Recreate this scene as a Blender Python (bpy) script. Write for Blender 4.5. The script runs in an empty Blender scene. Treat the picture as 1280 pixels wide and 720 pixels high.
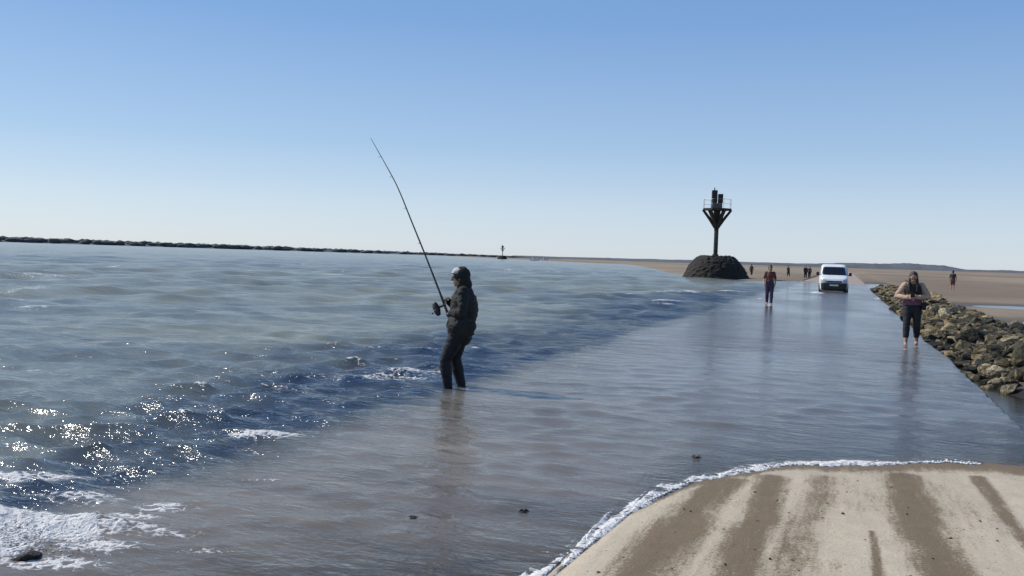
import bpy, bmesh, math, random
import numpy as np
from mathutils import Vector, Matrix, noise, Quaternion
R = math.radians
rng = np.random.default_rng(7)
random.seed(11)
sc = bpy.context.scene
COL = sc.collection

# ------------------------------------------------------------------ camera
F = 1108.0                      # focal length in photo pixels (1280 wide)
CAM = Vector((0.0, 0.0, 1.65))
YAW, PITCH, ROLL = R(20.6), R(2.0), R(1.8)
CR = Matrix.Rotation(YAW, 3, 'Z') @ Matrix.Rotation(R(90) - PITCH, 3, 'X') @ Matrix.Rotation(ROLL, 3, 'Z')
cd = bpy.data.cameras.new('camera'); cam = bpy.data.objects.new('camera', cd); COL.objects.link(cam)
cam.matrix_world = Matrix.Translation(CAM) @ CR.to_4x4()
cd.sensor_width = 36.0; cd.lens = 36.0 * F / 1280.0; cd.clip_start = 0.1; cd.clip_end = 40000
sc.camera = cam

def ray(px, py):
    return (CR @ Vector(((px - 640) / F, -(py - 360) / F, -1.0)))
def pix(px, py, z=0.0):
    d = ray(px, py); t = (z - CAM.z) / d.z
    return CAM + d * t
def at_dist(px, py, dist):       # dist measured along the view axis
    return CAM + ray(px, py) * dist
VIEW = (CR @ Vector((0, 0, -1))); VIEWH = Vector((VIEW.x, VIEW.y, 0)).normalized()
LEFTH = Vector((-VIEWH.y, VIEWH.x, 0))

# ------------------------------------------------------------------ helpers
def tag(o, label=None, cat=None, group=None, kind=None):
    if label: o['label'] = label
    if cat: o['category'] = cat
    if group: o['group'] = group
    if kind: o['kind'] = kind
    return o
def empty(name, loc, rz=0.0):
    o = bpy.data.objects.new(name, None); COL.objects.link(o)
    o.location = loc; o.rotation_euler = (0, 0, rz); o.empty_display_size = 0.2
    return o
def link_mesh(name, me, mat=None, parent=None, smooth=True):
    o = bpy.data.objects.new(name, me); COL.objects.link(o)
    if mat is not None:
        me.materials.clear(); me.materials.append(mat)
    if smooth: me.polygons.foreach_set('use_smooth', [True] * len(me.polygons))
    if parent is not None: o.parent = parent
    return o
def obj(name, bm, mat=None, parent=None, smooth=False):
    me = bpy.data.meshes.new(name); bm.to_mesh(me); bm.free()
    return link_mesh(name, me, mat, parent, smooth)
def copy_tree(o, parent=None):
    c = o.copy(); COL.objects.link(c)
    if parent is not None: c.parent = parent
    for ch in list(o.children): copy_tree(ch, c)
    return c

def box(bm, c, s, rot=None, bevel=0.0):
    g = bmesh.ops.create_cube(bm, size=1.0)
    m = Matrix.Translation(Vector(c))
    if rot is not None: m = m @ rot.to_4x4()
    m = m @ Matrix.Diagonal((s[0], s[1], s[2], 1))
    bmesh.ops.transform(bm, matrix=m, verts=g['verts'])
    if bevel > 0:
        es = list({e for v in g['verts'] for e in v.link_edges})
        bmesh.ops.bevel(bm, geom=es, offset=bevel, segments=2, affect='EDGES', profile=0.5)
def ring_frame(d):
    d = d.normalized(); a = Vector((0, 0, 1)) if abs(d.z) < 0.9 else Vector((1, 0, 0))
    u = d.cross(a).normalized(); return u, d.cross(u).normalized()
def tube(bm, pts, radii, n=10, round_ends=False):
    pts = [Vector(p) for p in pts]
    if not hasattr(radii, '__len__'): radii = [radii] * len(pts)
    P, RR = list(pts), list(radii)
    if round_ends:
        d0 = (pts[0] - pts[1]).normalized(); d1 = (pts[-1] - pts[-2]).normalized()
        pre = [(pts[0] + d0 * radii[0] * math.sin(a), radii[0] * math.cos(a)) for a in (1.45, 1.0, 0.5)]
        post = [(pts[-1] + d1 * radii[-1] * math.sin(a), radii[-1] * math.cos(a)) for a in (0.5, 1.0, 1.45)]
        P = [p for p, r in pre] + P + [p for p, r in post]; RR = [r for p, r in pre] + RR + [r for p, r in post]
    rings = []; u = None
    for i, p in enumerate(P):
        d = (P[min(i + 1, len(P) - 1)] - P[max(i - 1, 0)])
        if d.length < 1e-9: d = Vector((0, 0, 1))
        d.normalize()
        if u is None: u, v = ring_frame(d)
        else:
            u = (u - d * u.dot(d))
            u = u.normalized() if u.length > 1e-6 else ring_frame(d)[0]
            v = d.cross(u).normalized()
        rings.append([bm.verts.new(p + (u * math.cos(2 * math.pi * k / n) + v * math.sin(2 * math.pi * k / n)) * RR[i]) for k in range(n)])
    for a, b in zip(rings[:-1], rings[1:]):
        for k in range(n):
            bm.faces.new((a[k], a[(k + 1) % n], b[(k + 1) % n], b[k]))
    bm.faces.new(list(reversed(rings[0]))); bm.faces.new(rings[-1])
def ell(bm, c, r, rot=None, sub=3):
    g = bmesh.ops.create_icosphere(bm, subdivisions=sub, radius=1.0)
    m = Matrix.Translation(Vector(c))
    if rot is not None: m = m @ rot.to_4x4()
    bmesh.ops.transform(bm, matrix=m @ Matrix.Diagonal((r[0], r[1], r[2], 1)), verts=g['verts'])

def fuse(name, bm, mat, parent, voxel=0.01, smooth=6, fold=0.0, fscale=9.0):
    """fuse overlapping lumps into one continuous skin"""
    me = bpy.data.meshes.new('t'); bm.to_mesh(me); bm.free()
    o = bpy.data.objects.new('t', me); COL.objects.link(o)
    m = o.modifiers.new('r', 'REMESH'); m.mode = 'VOXEL'; m.voxel_size = voxel
    s = o.modifiers.new('s', 'SMOOTH'); s.factor = 0.5; s.iterations = smooth
    dg = bpy.context.evaluated_depsgraph_get()
    me2 = bpy.data.meshes.new_from_object(o.evaluated_get(dg))
    bpy.data.objects.remove(o); bpy.data.meshes.remove(me)
    me2.name = name
    if fold > 0:
        nrm = [v.normal.copy() for v in me2.vertices]
        for v, nn in zip(me2.vertices, nrm):
            q = Vector((v.co.x, v.co.y, v.co.z * 1.8)) * fscale
            v.co += nn * fold * (noise.noise(q) + 0.6 * (1 - 2 * abs(noise.noise(q * 1.9 + Vector((3, 1, 7))))))
    return link_mesh(name, me2, mat, parent, True)

# ------------------------------------------------------------------ materials
def srgb(r, g, b):
    f = lambda c: (c / 12.92 if c <= 0.04045 else ((c + 0.055) / 1.055) ** 2.4)
    return (f(r / 255), f(g / 255), f(b / 255), 1)
def new_mat(name):
    m = bpy.data.materials.new(name); m.use_nodes = True
    nt = m.node_tree; nt.nodes.clear()
    return m, nt, nt.nodes, nt.links
def simple(name, col, rough=0.7, col2=None, nscale=12.0, bump=0.0, metal=0.0, bscale=40.0, spec=0.5, lo=0.35, hi=0.65, rnd=0.0):
    m, nt, N, L = new_mat(name)
    out = N.new('ShaderNodeOutputMaterial'); p = N.new('ShaderNodeBsdfPrincipled'); L.new(p.outputs[0], out.inputs[0])
    p.inputs['Roughness'].default_value = rough; p.inputs['Metallic'].default_value = metal
    p.inputs['Specular IOR Level'].default_value = spec
    tc = N.new('ShaderNodeTexCoord')
    c = (*col[:3], 1)
    if col2 is None: col2 = tuple(x * 0.75 for x in col[:3])
    nz = N.new('ShaderNodeTexNoise'); nz.inputs['Scale'].default_value = nscale; nz.inputs['Detail'].default_value = 6
    nz.inputs['Roughness'].default_value = 0.65
    src = tc.outputs['Object']
    if rnd > 0:
        oi = N.new('ShaderNodeObjectInfo'); va = N.new('ShaderNodeVectorMath'); va.operation = 'ADD'
        ml = N.new('ShaderNodeMath'); ml.operation = 'MULTIPLY'; ml.inputs[1].default_value = 50
        L.new(oi.outputs['Random'], ml.inputs[0]); L.new(src, va.inputs[0]); L.new(ml.outputs[0], va.inputs[1]); src = va.outputs[0]
    L.new(src, nz.inputs['Vector'])
    cr = N.new('ShaderNodeValToRGB'); cr.color_ramp.elements[0].position = lo; cr.color_ramp.elements[1].position = hi
    cr.color_ramp.elements[0].color = (*col2[:3], 1); cr.color_ramp.elements[1].color = c
    L.new(nz.outputs['Fac'], cr.inputs[0])
    if rnd > 0:
        hv = N.new('ShaderNodeHueSaturation'); mr = N.new('ShaderNodeMapRange')
        mr.inputs['To Min'].default_value = 1 - rnd; mr.inputs['To Max'].default_value = 1 + rnd
        L.new(oi.outputs['Random'], mr.inputs[0]); L.new(mr.outputs[0], hv.inputs['Value']); L.new(cr.outputs[0], hv.inputs['Color'])
        L.new(hv.outputs[0], p.inputs['Base Color'])
    else:
        L.new(cr.outputs[0], p.inputs['Base Color'])
    if bump > 0:
        n2 = N.new('ShaderNodeTexNoise'); n2.inputs['Scale'].default_value = bscale; n2.inputs['Detail'].default_value = 5
        L.new(src, n2.inputs['Vector'])
        b = N.new('ShaderNodeBump'); b.inputs['Strength'].default_value = bump; b.inputs['Distance'].default_value = 0.02
        L.new(n2.outputs['Fac'], b.inputs['Height']); L.new(b.outputs[0], p.inputs['Normal'])
    return m

M = {}
M['skin'] = simple('skin', (0.42, 0.25, 0.17), 0.55, (0.36, 0.2, 0.13), 14)
M['hair'] = simple('dark_hair', (0.03, 0.02, 0.015), 0.5, (0.015, 0.01, 0.008), 60, 0.4, bscale=120)
M['brown_hair'] = simple('brown_hair', (0.09, 0.045, 0.02), 0.5, (0.04, 0.02, 0.01), 60, 0.4, bscale=120)
M['eye'] = simple('eye', (0.03, 0.02, 0.02), 0.15)
M['olive'] = simple('olive_cloth', (0.019, 0.020, 0.016), 0.9, (0.012, 0.0125, 0.010), 7, 0.3, bscale=90)
M['wader'] = simple('wader_rubber', (0.012, 0.013, 0.016), 0.6, (0.008, 0.009, 0.011), 9, spec=.25)
M['capcloth'] = simple('pale_cap_cloth', (0.55, 0.54, 0.5), 0.8)
M['vest'] = simple('dark_vest', (0.016, 0.017, 0.016), 0.8, None, 8)
M['beige'] = simple('beige_cloth', (0.52, 0.36, 0.26), 0.85, None, 6)
M['mauve'] = simple('mauve_cloth', (0.17, 0.075, 0.11), 0.85, None, 6)
M['black_cloth'] = simple('black_cloth', (0.014, 0.014, 0.017), 0.8, None, 6)
M['red_cloth'] = simple('red_cloth', (0.14, 0.045, 0.035), 0.85, None, 6)
M['plum'] = simple('plum_cloth', (0.05, 0.035, 0.075), 0.85, None, 6)
M['navy'] = simple('navy_cloth', (0.02, 0.026, 0.05), 0.85, None, 6)
M['brown'] = simple('brown_cloth', (0.06, 0.038, 0.028), 0.85, None, 6)
M['grey_cloth'] = simple('grey_cloth', (0.11, 0.10, 0.09), 0.85, None, 6)
M['rod'] = simple('rod_blank', (0.025, 0.022, 0.02), 0.3)
M['cork'] = simple('cork_grip', (0.16, 0.10, 0.05), 0.8, None, 40)
M['metal'] = simple('dull_metal', (0.12, 0.12, 0.13), 0.4, None, 20, metal=0.6)
M['van_paint'] = simple('white_van_paint', (0.78, 0.79, 0.8), 0.25, (0.70, 0.70, 0.69), 3)
M['glass'] = simple('dark_glass', (0.010, 0.012, 0.015), 0.08, None, 3, spec=0.7)
M['plastic'] = simple('black_plastic', (0.018, 0.018, 0.019), 0.5, None, 8)
M['lens'] = simple('headlight_lens', (0.45, 0.47, 0.5), 0.12)
M['plate'] = simple('number_plate', (0.72, 0.72, 0.68), 0.4)
M['tyre'] = simple('tyre_rubber', (0.015, 0.015, 0.015), 0.75)
M['timber'] = simple('weathered_timber', (0.040, 0.031, 0.025), 0.8, (0.016, 0.013, 0.011), 5, 0.4, bscale=12)
M['post'] = simple('post_timber', (0.085, 0.078, 0.07), 0.8, (0.035, 0.03, 0.027), 2, 0.4, bscale=12)  # sunlight on the post put into a lighter timber colour
M['timber_pale'] = simple('greyed_boards', (0.16, 0.15, 0.14), 0.8, (0.08, 0.075, 0.07), 5)
M['rail'] = simple('thin_steel_rail', (0.33, 0.35, 0.37), 0.5, None, 6, metal=0.3)
M['boat'] = simple('white_hull', (0.8, 0.8, 0.8), 0.35)

# ------------------------------------------------------------------ ground shape
XL, XR = -4.27, 1.87           # the two edges of the causeway
def interp(x, pts):
    xs = np.array([p[0] for p in pts]); ys = np.array([p[1] for p in pts])
    o = np.argsort(xs); return np.interp(x, xs[o], ys[o])
def sstep(a, b, x):
    t = np.clip((x - a) / (b - a), 0, 1); return t * t * (3 - 2 * t)
def vnoise(x, y, seed=0, octaves=4, gain=0.5):
    out = np.zeros_like(x, dtype=np.float64); amp = 1.0; tot = 0; f = 1.0
    for o in range(octaves):
        X = x * f + 37.7 * seed + 11.3 * o; Y = y * f - 19.1 * seed + 5.9 * o
        xi = np.floor(X).astype(np.int64); yi = np.floor(Y).astype(np.int64)
        fx = X - xi; fy = Y - yi; fx = fx * fx * (3 - 2 * fx); fy = fy * fy * (3 - 2 * fy)
        def h(a, b):
            n = (a * 374761393 + b * 668265263 + (seed + o) * 974711) & 0xffffffff
            n = ((n ^ (n >> 13)) * 1274126177) & 0xffffffff
            return ((n ^ (n >> 16)) & 0xffff) / 65535.0
        v = (h(xi, yi) * (1 - fx) + h(xi + 1, yi) * fx) * (1 - fy) + (h(xi, yi + 1) * (1 - fx) + h(xi + 1, yi + 1) * fx) * fy
        out += amp * (v * 2 - 1); tot += amp; amp *= gain; f *= 2.03
    return out / tot

WL = [pix(*p) for p in ((668, 735), (704, 708), (728, 674), (800, 632), (870, 602), (930, 588), (985, 580), (1060, 577), (1140, 580), (1285, 585))]
WLp = [(p.x, p.y) for p in WL]
WLp = [(WLp[0][0] - 3.0, WLp[0][1] - 3.5)] + WLp + [(WLp[-1][0] + 6, WLp[-1][1] + 0.3)]
def waterline(x):
    w = interp(x, WLp)
    return w + 0.15 * vnoise(x * 2.0, x * 0 + 2.2, 3, 3) + 0.05 * vnoise(x * 9, x * 0 + 8.2, 4, 2)
def road_z(x, y):
    d = waterline(x) - y                      # >0 : dry side
    z = np.where(d > 0, 0.030 * d, 0.022 * d)
    z = np.clip(z, -0.075, 0.16)
    far = sstep(84, 104, y) * 0.15
    z = z + far + 0.006 * vnoise(x * 0.8, y * 0.35, 9, 3)
    return z
# flats: where the tide has left bare sand
SHORE = [pix(*p) for p in ((938, 352), (850, 345.5), (815, 338), (790, 331))]
SHp = [(p.x, p.y) for p in SHORE]
def bank_h(x, y):
    c = 3.30 + 0.12 * np.sin(y * 0.31); w = 1.25 * (0.75 + 0.25 * sstep(13, 20, y))
    t = np.clip(1 - ((x - c) / w) ** 2, 0, 1)
    return 0.42 * t * sstep(13.0, 16.5, y) * (1 - sstep(72, 88, y))
def ground_z(x, y):
    sea = -0.10 - 0.55 * sstep(0.1, 5.0, XL - x) - 0.9 * sstep(5, 60, XL - x)
    # bare flats left of / beyond the beacon
    fy = interp(x, [(SHp[3][0] - 900, SHp[3][1] + 1600), (SHp[3][0], SHp[3][1]), (SHp[2][0], SHp[2][1]), (SHp[1][0], SHp[1][1]), (SHp[0][0], SHp[0][1] - 4), (XL, 96), (XR, 92)])
    fl = sstep(-8, 14, y - fy + 5 * vnoise(x * 0.02, y * 0.02, 21, 3)) * (0.20 + 0.05 * vnoise(x * .015, y * .008, 23, 4))
    left = np.where(fl > 0, np.maximum(sea, -0.3 + (fl / 0.2) * 0.42), sea)
    left = np.where(y - fy > 30, 0.16 + 0.08 * vnoise(x * 0.012, y * 0.006, 23, 4), left)
    # right of the road: mud, rock bank, sand with pools
    mud = -0.17 + 0.045 * vnoise(x * 1.1, y * 0.6, 31, 4)
    sand = -0.02 + 0.05 * vnoise(x * 0.12, y * 0.06, 33, 4)
    pool = np.exp(-(((x - 8.0) / 3.6) ** 2)) * np.exp(-(((y - 31) / 8.0) ** 2)) * 0.26
    pool2 = np.exp(-(((x - 13) / 7) ** 2)) * np.exp(-(((y - 51) / 3.0) ** 2)) * 0.24
    t = sstep(4.3, 5.6, x)
    right = mud * (1 - t) + (sand - pool - pool2) * t + bank_h(x, y)
    right = right + 0.14 * sstep(85, 140, y) * (1 - 0.35 * sstep(1000, 3000, y))
    s = sstep(-0.02, 0.02, x - (XL + XR) / 2)
    z = left * (1 - s) + right * s
    near = sstep(3.0, -4.0, y)               # behind the camera the shore comes up
    return z * (1 - near) + near * 0.05
def all_z(x, y):
    return np.where((x > XL) & (x < XR), road_z(x, y), ground_z(x, y))

def azimuths(half_l, half_r, step, coarse):
    a = list(np.arange(-half_l, half_r, step)); b = list(np.arange(half_r, 360 - half_l, coarse))
    return np.radians(np.array(a + b))
def radii(r0, r1, q):
    out = [r0]; r = r0
    while r < r1:
        r *= 1 + q(r); out.append(r)
    return np.array(out)
def polar(azs, rs):
    base = math.atan2(VIEWH.y, VIEWH.x)
    A, RR = np.meshgrid(base - azs, rs)        # rows radius
    return RR * np.cos(A), RR * np.sin(A), RR
def grid_mesh(name, X, Y, Z, attrs, closed=True, keep=None):
    nr, na = X.shape
    co = np.stack([X, Y, Z], -1).reshape(-1, 3)
    i = np.arange(nr - 1)[:, None]; j = np.arange(na if closed else na - 1)[None, :]
    j2 = (j + 1) % na
    f = np.stack([i * na + j, i * na + j2, (i + 1) * na + j2, (i + 1) * na + j], -1).reshape(-1, 4)
    if keep is not None:
        kk = keep.reshape(-1); f = f[kk[f].all(1)]
        used = np.zeros(len(co), bool); used[f.reshape(-1)] = True
        idx = np.cumsum(used) - 1; co = co[used]; f = idx[f]
        attrs = {k: v.reshape(len(used), -1)[used] for k, v in attrs.items()}
    # faces up
    a, b, c = co[f[:, 0]], co[f[:, 1]], co[f[:, 2]]
    up = np.cross(b - a, c - a)[:, 2].mean() > 0
    if not up: f = f[:, ::-1]
    me = bpy.data.meshes.new(name)
    me.vertices.add(len(co)); me.vertices.foreach_set('co', co.astype(np.float32).reshape(-1))
    me.loops.add(f.size); me.loops.foreach_set('vertex_index', f.astype(np.int32).reshape(-1))
    me.polygons.add(len(f)); me.polygons.foreach_set('loop_start', np.arange(0, f.size, 4, dtype=np.int32))
    me.update(calc_edges=True)
    for k, v in attrs.items():
        v = np.asarray(v, dtype=np.float32).reshape(len(co), -1)
        if v.shape[1] == 1:
            at = me.attributes.new(k, 'FLOAT', 'POINT'); at.data.foreach_set('value', v.reshape(-1))
        else:
            at = me.attributes.new(k, 'FLOAT_COLOR', 'POINT')
            at.data.foreach_set('color', np.concatenate([v, np.ones((len(co), 1), np.float32)], 1).reshape(-1))
    return me

# ---- material of bare ground (road sand, flats, mud)
def ground_mat(name, road):
    m, nt, N, L = new_mat(name)
    out = N.new('ShaderNodeOutputMaterial'); p = N.new('ShaderNodeBsdfPrincipled'); L.new(p.outputs[0], out.inputs[0])
    tc = N.new('ShaderNodeTexCoord'); gc = N.new('ShaderNodeAttribute'); gc.attribute_name = 'gcol'
    wt = N.new('ShaderNodeAttribute'); wt.attribute_name = 'wet'
    def nz(scale, detail=6, rough=0.6, vec=None, stretch=None):
        n = N.new('ShaderNodeTexNoise'); n.inputs['Scale'].default_value = scale; n.inputs['Detail'].default_value = detail
        n.inputs['Roughness'].default_value = rough
        if stretch:
            mp = N.new('ShaderNodeMapping'); mp.inputs['Scale'].default_value = stretch; L.new(tc.outputs['Object'], mp.inputs[0]); L.new(mp.outputs[0], n.inputs['Vector'])
        else: L.new(tc.outputs['Object'], n.inputs['Vector'])
        return n
    def math_(op, a, b=None, clamp=False):
        n = N.new('ShaderNodeMath'); n.operation = op; n.use_clamp = clamp
        for k, v in enumerate((a, b)):
            if v is None: continue
            if isinstance(v, (int, float)): n.inputs[k].default_value = v
            else: L.new(v, n.inputs[k])
        return n.outputs[0]
    n1 = nz(3.2, 8, 0.7); n2 = nz(46, 4, 0.7); n3 = nz(190, 2); n4 = nz(0.14, 5)
    # ragged wet factor
    wv = math_('ADD', wt.outputs['Fac'], math_('MULTIPLY', math_('SUBTRACT', n1.outputs['Fac'], 0.5), 1.0))
    wv = math_('ADD', wv, math_('MULTIPLY', math_('SUBTRACT', n2.outputs['Fac'], 0.5), 1.25))
    mr = N.new('ShaderNodeMapRange'); mr.interpolation_type = 'SMOOTHSTEP'
    mr.inputs['From Min'].default_value = 0.22; mr.inputs['From Max'].default_value = 0.86
    L.new(wv, mr.inputs[0]); wet = mr.outputs[0]
    n5 = nz(1.0, 6, 0.7, None, (16, 1.6, 1)); n6 = nz(75, 3, 0.8)
    wv = math_('ADD', wv, math_('ADD', math_('MULTIPLY', math_('SUBTRACT', n5.outputs['Fac'], 0.5), 1.0 if road else 0.0), math_('MULTIPLY', math_('SUBTRACT', n6.outputs['Fac'], 0.5), 1.1 if road else 0.0)))
    L.new(wv, mr.inputs[0])
    # colour
    var = N.new('ShaderNodeMapRange'); var.inputs['To Min'].default_value = 0.62; var.inputs['To Max'].default_value = 1.38
    av = math_('ADD', math_('MULTIPLY', n1.outputs['Fac'], 0.4), math_('ADD', math_('MULTIPLY', n2.outputs['Fac'], 0.3), math_('MULTIPLY', (n3 if road else n4).outputs['Fac'], 0.3)))
    L.new(av, var.inputs[0]); var.inputs['From Min'].default_value = 0.3; var.inputs['From Max'].default_value = 0.7
    hv = N.new('ShaderNodeHueSaturation'); L.new(gc.outputs['Color'], hv.inputs['Color']); L.new(var.outputs[0], hv.inputs['Value'])
    # pebbles and specks
    vo = N.new('ShaderNodeTexVoronoi'); vo.inputs['Scale'].default_value = 17; L.new(tc.outputs['Object'], vo.inputs['Vector'])
    sp = N.new('ShaderNodeMapRange'); sp.inputs['From Min'].default_value = 0.10; sp.inputs['From Max'].default_value = 0.16
    sp.inputs['To Min'].default_value = 1; sp.inputs['To Max'].default_value = 0; L.new(vo.outputs['Distance'], sp.inputs[0])
    sel = N.new('ShaderNodeSeparateColor'); L.new(vo.outputs['Color'], sel.inputs[0])
    pick = math_('GREATER_THAN', sel.outputs[0], 0.86)
    spk = math_('MULTIPLY', sp.outputs[0], math_('MULTIPLY', pick, 0.55))
    mx0 = N.new('ShaderNodeMixRGB'); mx0.inputs[2].default_value = (0.045, 0.036, 0.026, 1); L.new(hv.outputs[0], mx0.inputs[1]); L.new(spk, mx0.inputs[0])
    mx = N.new('ShaderNodeMixRGB'); mx.blend_type = 'MULTIPLY'; mx.inputs[2].default_value = (0.36, 0.30, 0.215, 1)
    L.new(mx0.outputs[0], mx.inputs[1]); L.new(wet, mx.inputs[0])
    L.new(mx.outputs[0], p.inputs['Base Color'])
    rr = N.new('ShaderNodeMapRange'); rr.inputs['To Min'].default_value = 0.92; rr.inputs['To Max'].default_value = 0.62 if road else 0.42
    L.new(wet, rr.inputs[0]); L.new(rr.outputs[0], p.inputs['Roughness'])
    p.inputs['Specular IOR Level'].default_value = 0.3
    h = math_('ADD', math_('MULTIPLY', n2.outputs['Fac'], 0.5), math_('ADD', math_('MULTIPLY', n3.outputs['Fac'], 0.25), math_('MULTIPLY', n1.outputs['Fac'], 1.2)))
    h = math_('ADD', h, math_('MULTIPLY', spk, 0.9))
    b = N.new('ShaderNodeBump'); b.inputs['Strength'].default_value = 0.55; b.inputs['Distance'].default_value = 0.02
    L.new(h, b.inputs['Height']); L.new(b.outputs[0], p.inputs['Normal'])
    return m

# ---- tidal ground sheet
az = azimuths(44, 44, 0.16, 4.0)
rs = radii(0.4, 14000, lambda r: 0.012 if r < 150 else 0.03)
X, Y, RR = polar(az, rs)
Z = ground_z(X, Y)
under = (X > XL + 0.05) & (X < XR - 0.05) & (Y < 300)
Z = np.where(under, np.minimum(Z, road_z(X, Y)) - 0.4, Z)
flat = np.array([0.27, 0.215, 0.145]); mudc = np.array([0.085, 0.075, 0.06]); seab = np.array([0.16, 0.14, 0.11]); fara = np.array([0.17, 0.125, 0.085])
tR = sstep(4.3, 5.8, X) * np.ones_like(X); sR = (X > -1)
band = sstep(-0.25, 0.35, vnoise(X * 0.03, Y * 0.012, 41, 4))[..., None]
fcol = flat * (1 - 0.8 * band) + fara * 0.8 * band
gcol = np.where((sR & (tR > 0.02))[..., None], fcol * tR[..., None] + mudc * (1 - tR[..., None]), np.where(sR[..., None], mudc, np.where((Z > -0.05)[..., None], fcol, seab)))
gcol = np.where(((Y > 80))[..., None], fcol, gcol)
wet = 0.75 * sstep(0.0, -0.12, Z) + 0.22 * (1 - tR) * (Y < 80) + 0.15 * sstep(0.1, 0.5, vnoise(X * 0.05, Y * 0.02, 44, 3))
me = grid_mesh('tidal_flat', X, Y, Z, {'gcol': gcol, 'wet': wet})
tag(link_mesh('tidal_flat', me, ground_mat('tidal_sand', False)), kind='structure')

# ---- the causeway: near end dry and sandy, then under water, then dry again
ys = np.concatenate([np.arange(-6, 2.6, 0.12), np.arange(2.6, 10.5, 0.022), 10.5 * 1.012 ** np.arange(0, 290)])
nx = 250
U, Yg = np.meshgrid(np.linspace(0, 1, nx), ys)
rag = lambda y, s: 0.07 * vnoise(y * 0.5, y * 0 + 1.5, s, 4) + 0.03 * vnoise(y * 5, y * 0, s + 1, 2)
xl = XL + rag(Yg, 51); xr = XR + rag(Yg, 53)
Xg = xl + (xr - xl) * U
Zg = road_z(np.clip(Xg, XL + .01, XR - .01), Yg) - 0.03 * (np.clip(np.abs(U - 0.5) * 2 - 0.97, 0, 1) / 0.03) ** 2
def poly_mask(pts, X, Y):
    """soft band round a polyline given as pixel (x, y, half width) triples laid on the ground"""
    out = np.zeros_like(X)
    W = []
    for px, py, hw in pts:
        a = pix(px, py, 0.07); b = pix(px + hw, py, 0.07); W.append((a.x, a.y, (b - a).length))
    for (x0, y0, w0), (x1, y1, w1) in zip(W[:-1], W[1:]):
        dx, dy = x1 - x0, y1 - y0; l2 = dx * dx + dy * dy
        t = np.clip(((X - x0) * dx + (Y - y0) * dy) / l2, 0, 1)
        d = np.hypot(X - x0 - t * dx, Y - y0 - t * dy); w = w0 + (w1 - w0) * t
        out = np.maximum(out, 1 - sstep(0.15, 1.6, d / w + 0.35 * vnoise(X * 5.5, Y * 1.6, 63, 4)))
    return out
TR = [([(908, 590, 30.8), (866, 634, 37.6), (820, 686, 45.6), (780, 735, 52.4)], 1.0),
      ([(966, 588, 22.8), (950, 640, 27.4), (928, 700, 36.5), (914, 740, 41.0)], 0.95),
      ([(1034, 588, 25.1), (1012, 636, 29.6), (988, 690, 34.2), (968, 740, 36.5)], 0.66),
      ([(1126, 586, 26.2), (1144, 634, 30.8), (1168, 690, 38.8), (1192, 740, 43.3)], 1.0),
      ([(1090, 664, 4.6), (1094, 690, 6.8), (1099, 740, 8.0)], 0.9),
      ([(1222, 588, 10.3), (1246, 626, 11.4), (1282, 678, 12.5), (1330, 735, 13.7)], 0.85)]
wet = np.zeros_like(Xg)
for pts, s in TR: wet = np.maximum(wet, s * poly_mask(pts, Xg, Yg))
wet = np.maximum(wet, .42 * np.clip(vnoise(Xg * 2.4 + .5 * Yg, Yg * .35, 65, 4) * 1.8, 0, 1))
dry = waterline(Xg) - Yg
wet = np.maximum(wet, 0.95 * (1 - sstep(0.05, 0.55 + 0.45 * vnoise(Xg * 1.3, Yg * 0, 61, 3), dry)) * (Yg < 40))
sandc = np.array([0.47, 0.405, 0.30]); rc = np.array([0.27, 0.24, 0.19])
gcol = np.where((Yg > 60)[..., None], np.array([0.33, 0.27, 0.22]), np.where((dry > -0.3)[..., None], sandc, rc))
skl = lambda: None
# side faces: add a skirt column on each edge
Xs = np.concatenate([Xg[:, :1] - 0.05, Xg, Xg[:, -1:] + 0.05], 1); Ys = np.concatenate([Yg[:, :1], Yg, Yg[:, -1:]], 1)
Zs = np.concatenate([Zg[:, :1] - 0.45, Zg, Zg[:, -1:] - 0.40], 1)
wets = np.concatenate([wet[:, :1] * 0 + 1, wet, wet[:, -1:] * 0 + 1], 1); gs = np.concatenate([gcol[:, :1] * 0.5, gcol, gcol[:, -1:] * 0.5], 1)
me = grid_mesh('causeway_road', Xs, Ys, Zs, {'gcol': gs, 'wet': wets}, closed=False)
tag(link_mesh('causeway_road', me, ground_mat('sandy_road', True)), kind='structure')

# ------------------------------------------------------------------ water
def wave_set(n, lmin, lmax, th0, spread, slope, seed):
    r = np.random.default_rng(seed)
    lam = np.exp(r.uniform(math.log(lmin), math.log(lmax), n)); th = th0 + r.normal(0, spread, n)
    return lam, th, slope * lam / (2 * np.pi) * r.uniform(0.5, 1.3, n) * np.minimum(1, (max(0.5, lmin * 2) / lam)) ** 0.7, r.uniform(0, 6.28, n)
def wave_sum(ws, X, Y, cell, scale, Q=0.0):
    lam, th, a, ph = ws
    z = np.zeros_like(X); dx = np.zeros_like(X); dy = np.zeros_like(X)
    for l, t, A, p in zip(lam, th, a, ph):
        k = 2 * np.pi / l; fade = np.clip(l / (cell * 3.0) - 1, 0, 1) * scale * A
        arg = k * (X * math.cos(t) + Y * math.sin(t)) + p
        z += fade * np.sin(arg); c = np.cos(arg) * fade * Q
        dx += c * math.cos(t); dy += c * math.sin(t)
    return z, dx, dy
az = azimuths(41, 41, 0.085, 4.0)
rs = radii(2.2, 14000, lambda r: 0.0065 if r < 120 else (0.012 if r < 500 else 0.03))
X, Y, RR = polar(az, rs)
gz = all_z(X, Y)
inroad = sstep(XL - 0.5, XL + 0.35, X + 0.35 * vnoise(X * 0.5, Y * 0.35, 71, 3)) * np.ones_like(X)
depth = np.clip(-gz, 0, 3)
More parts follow.
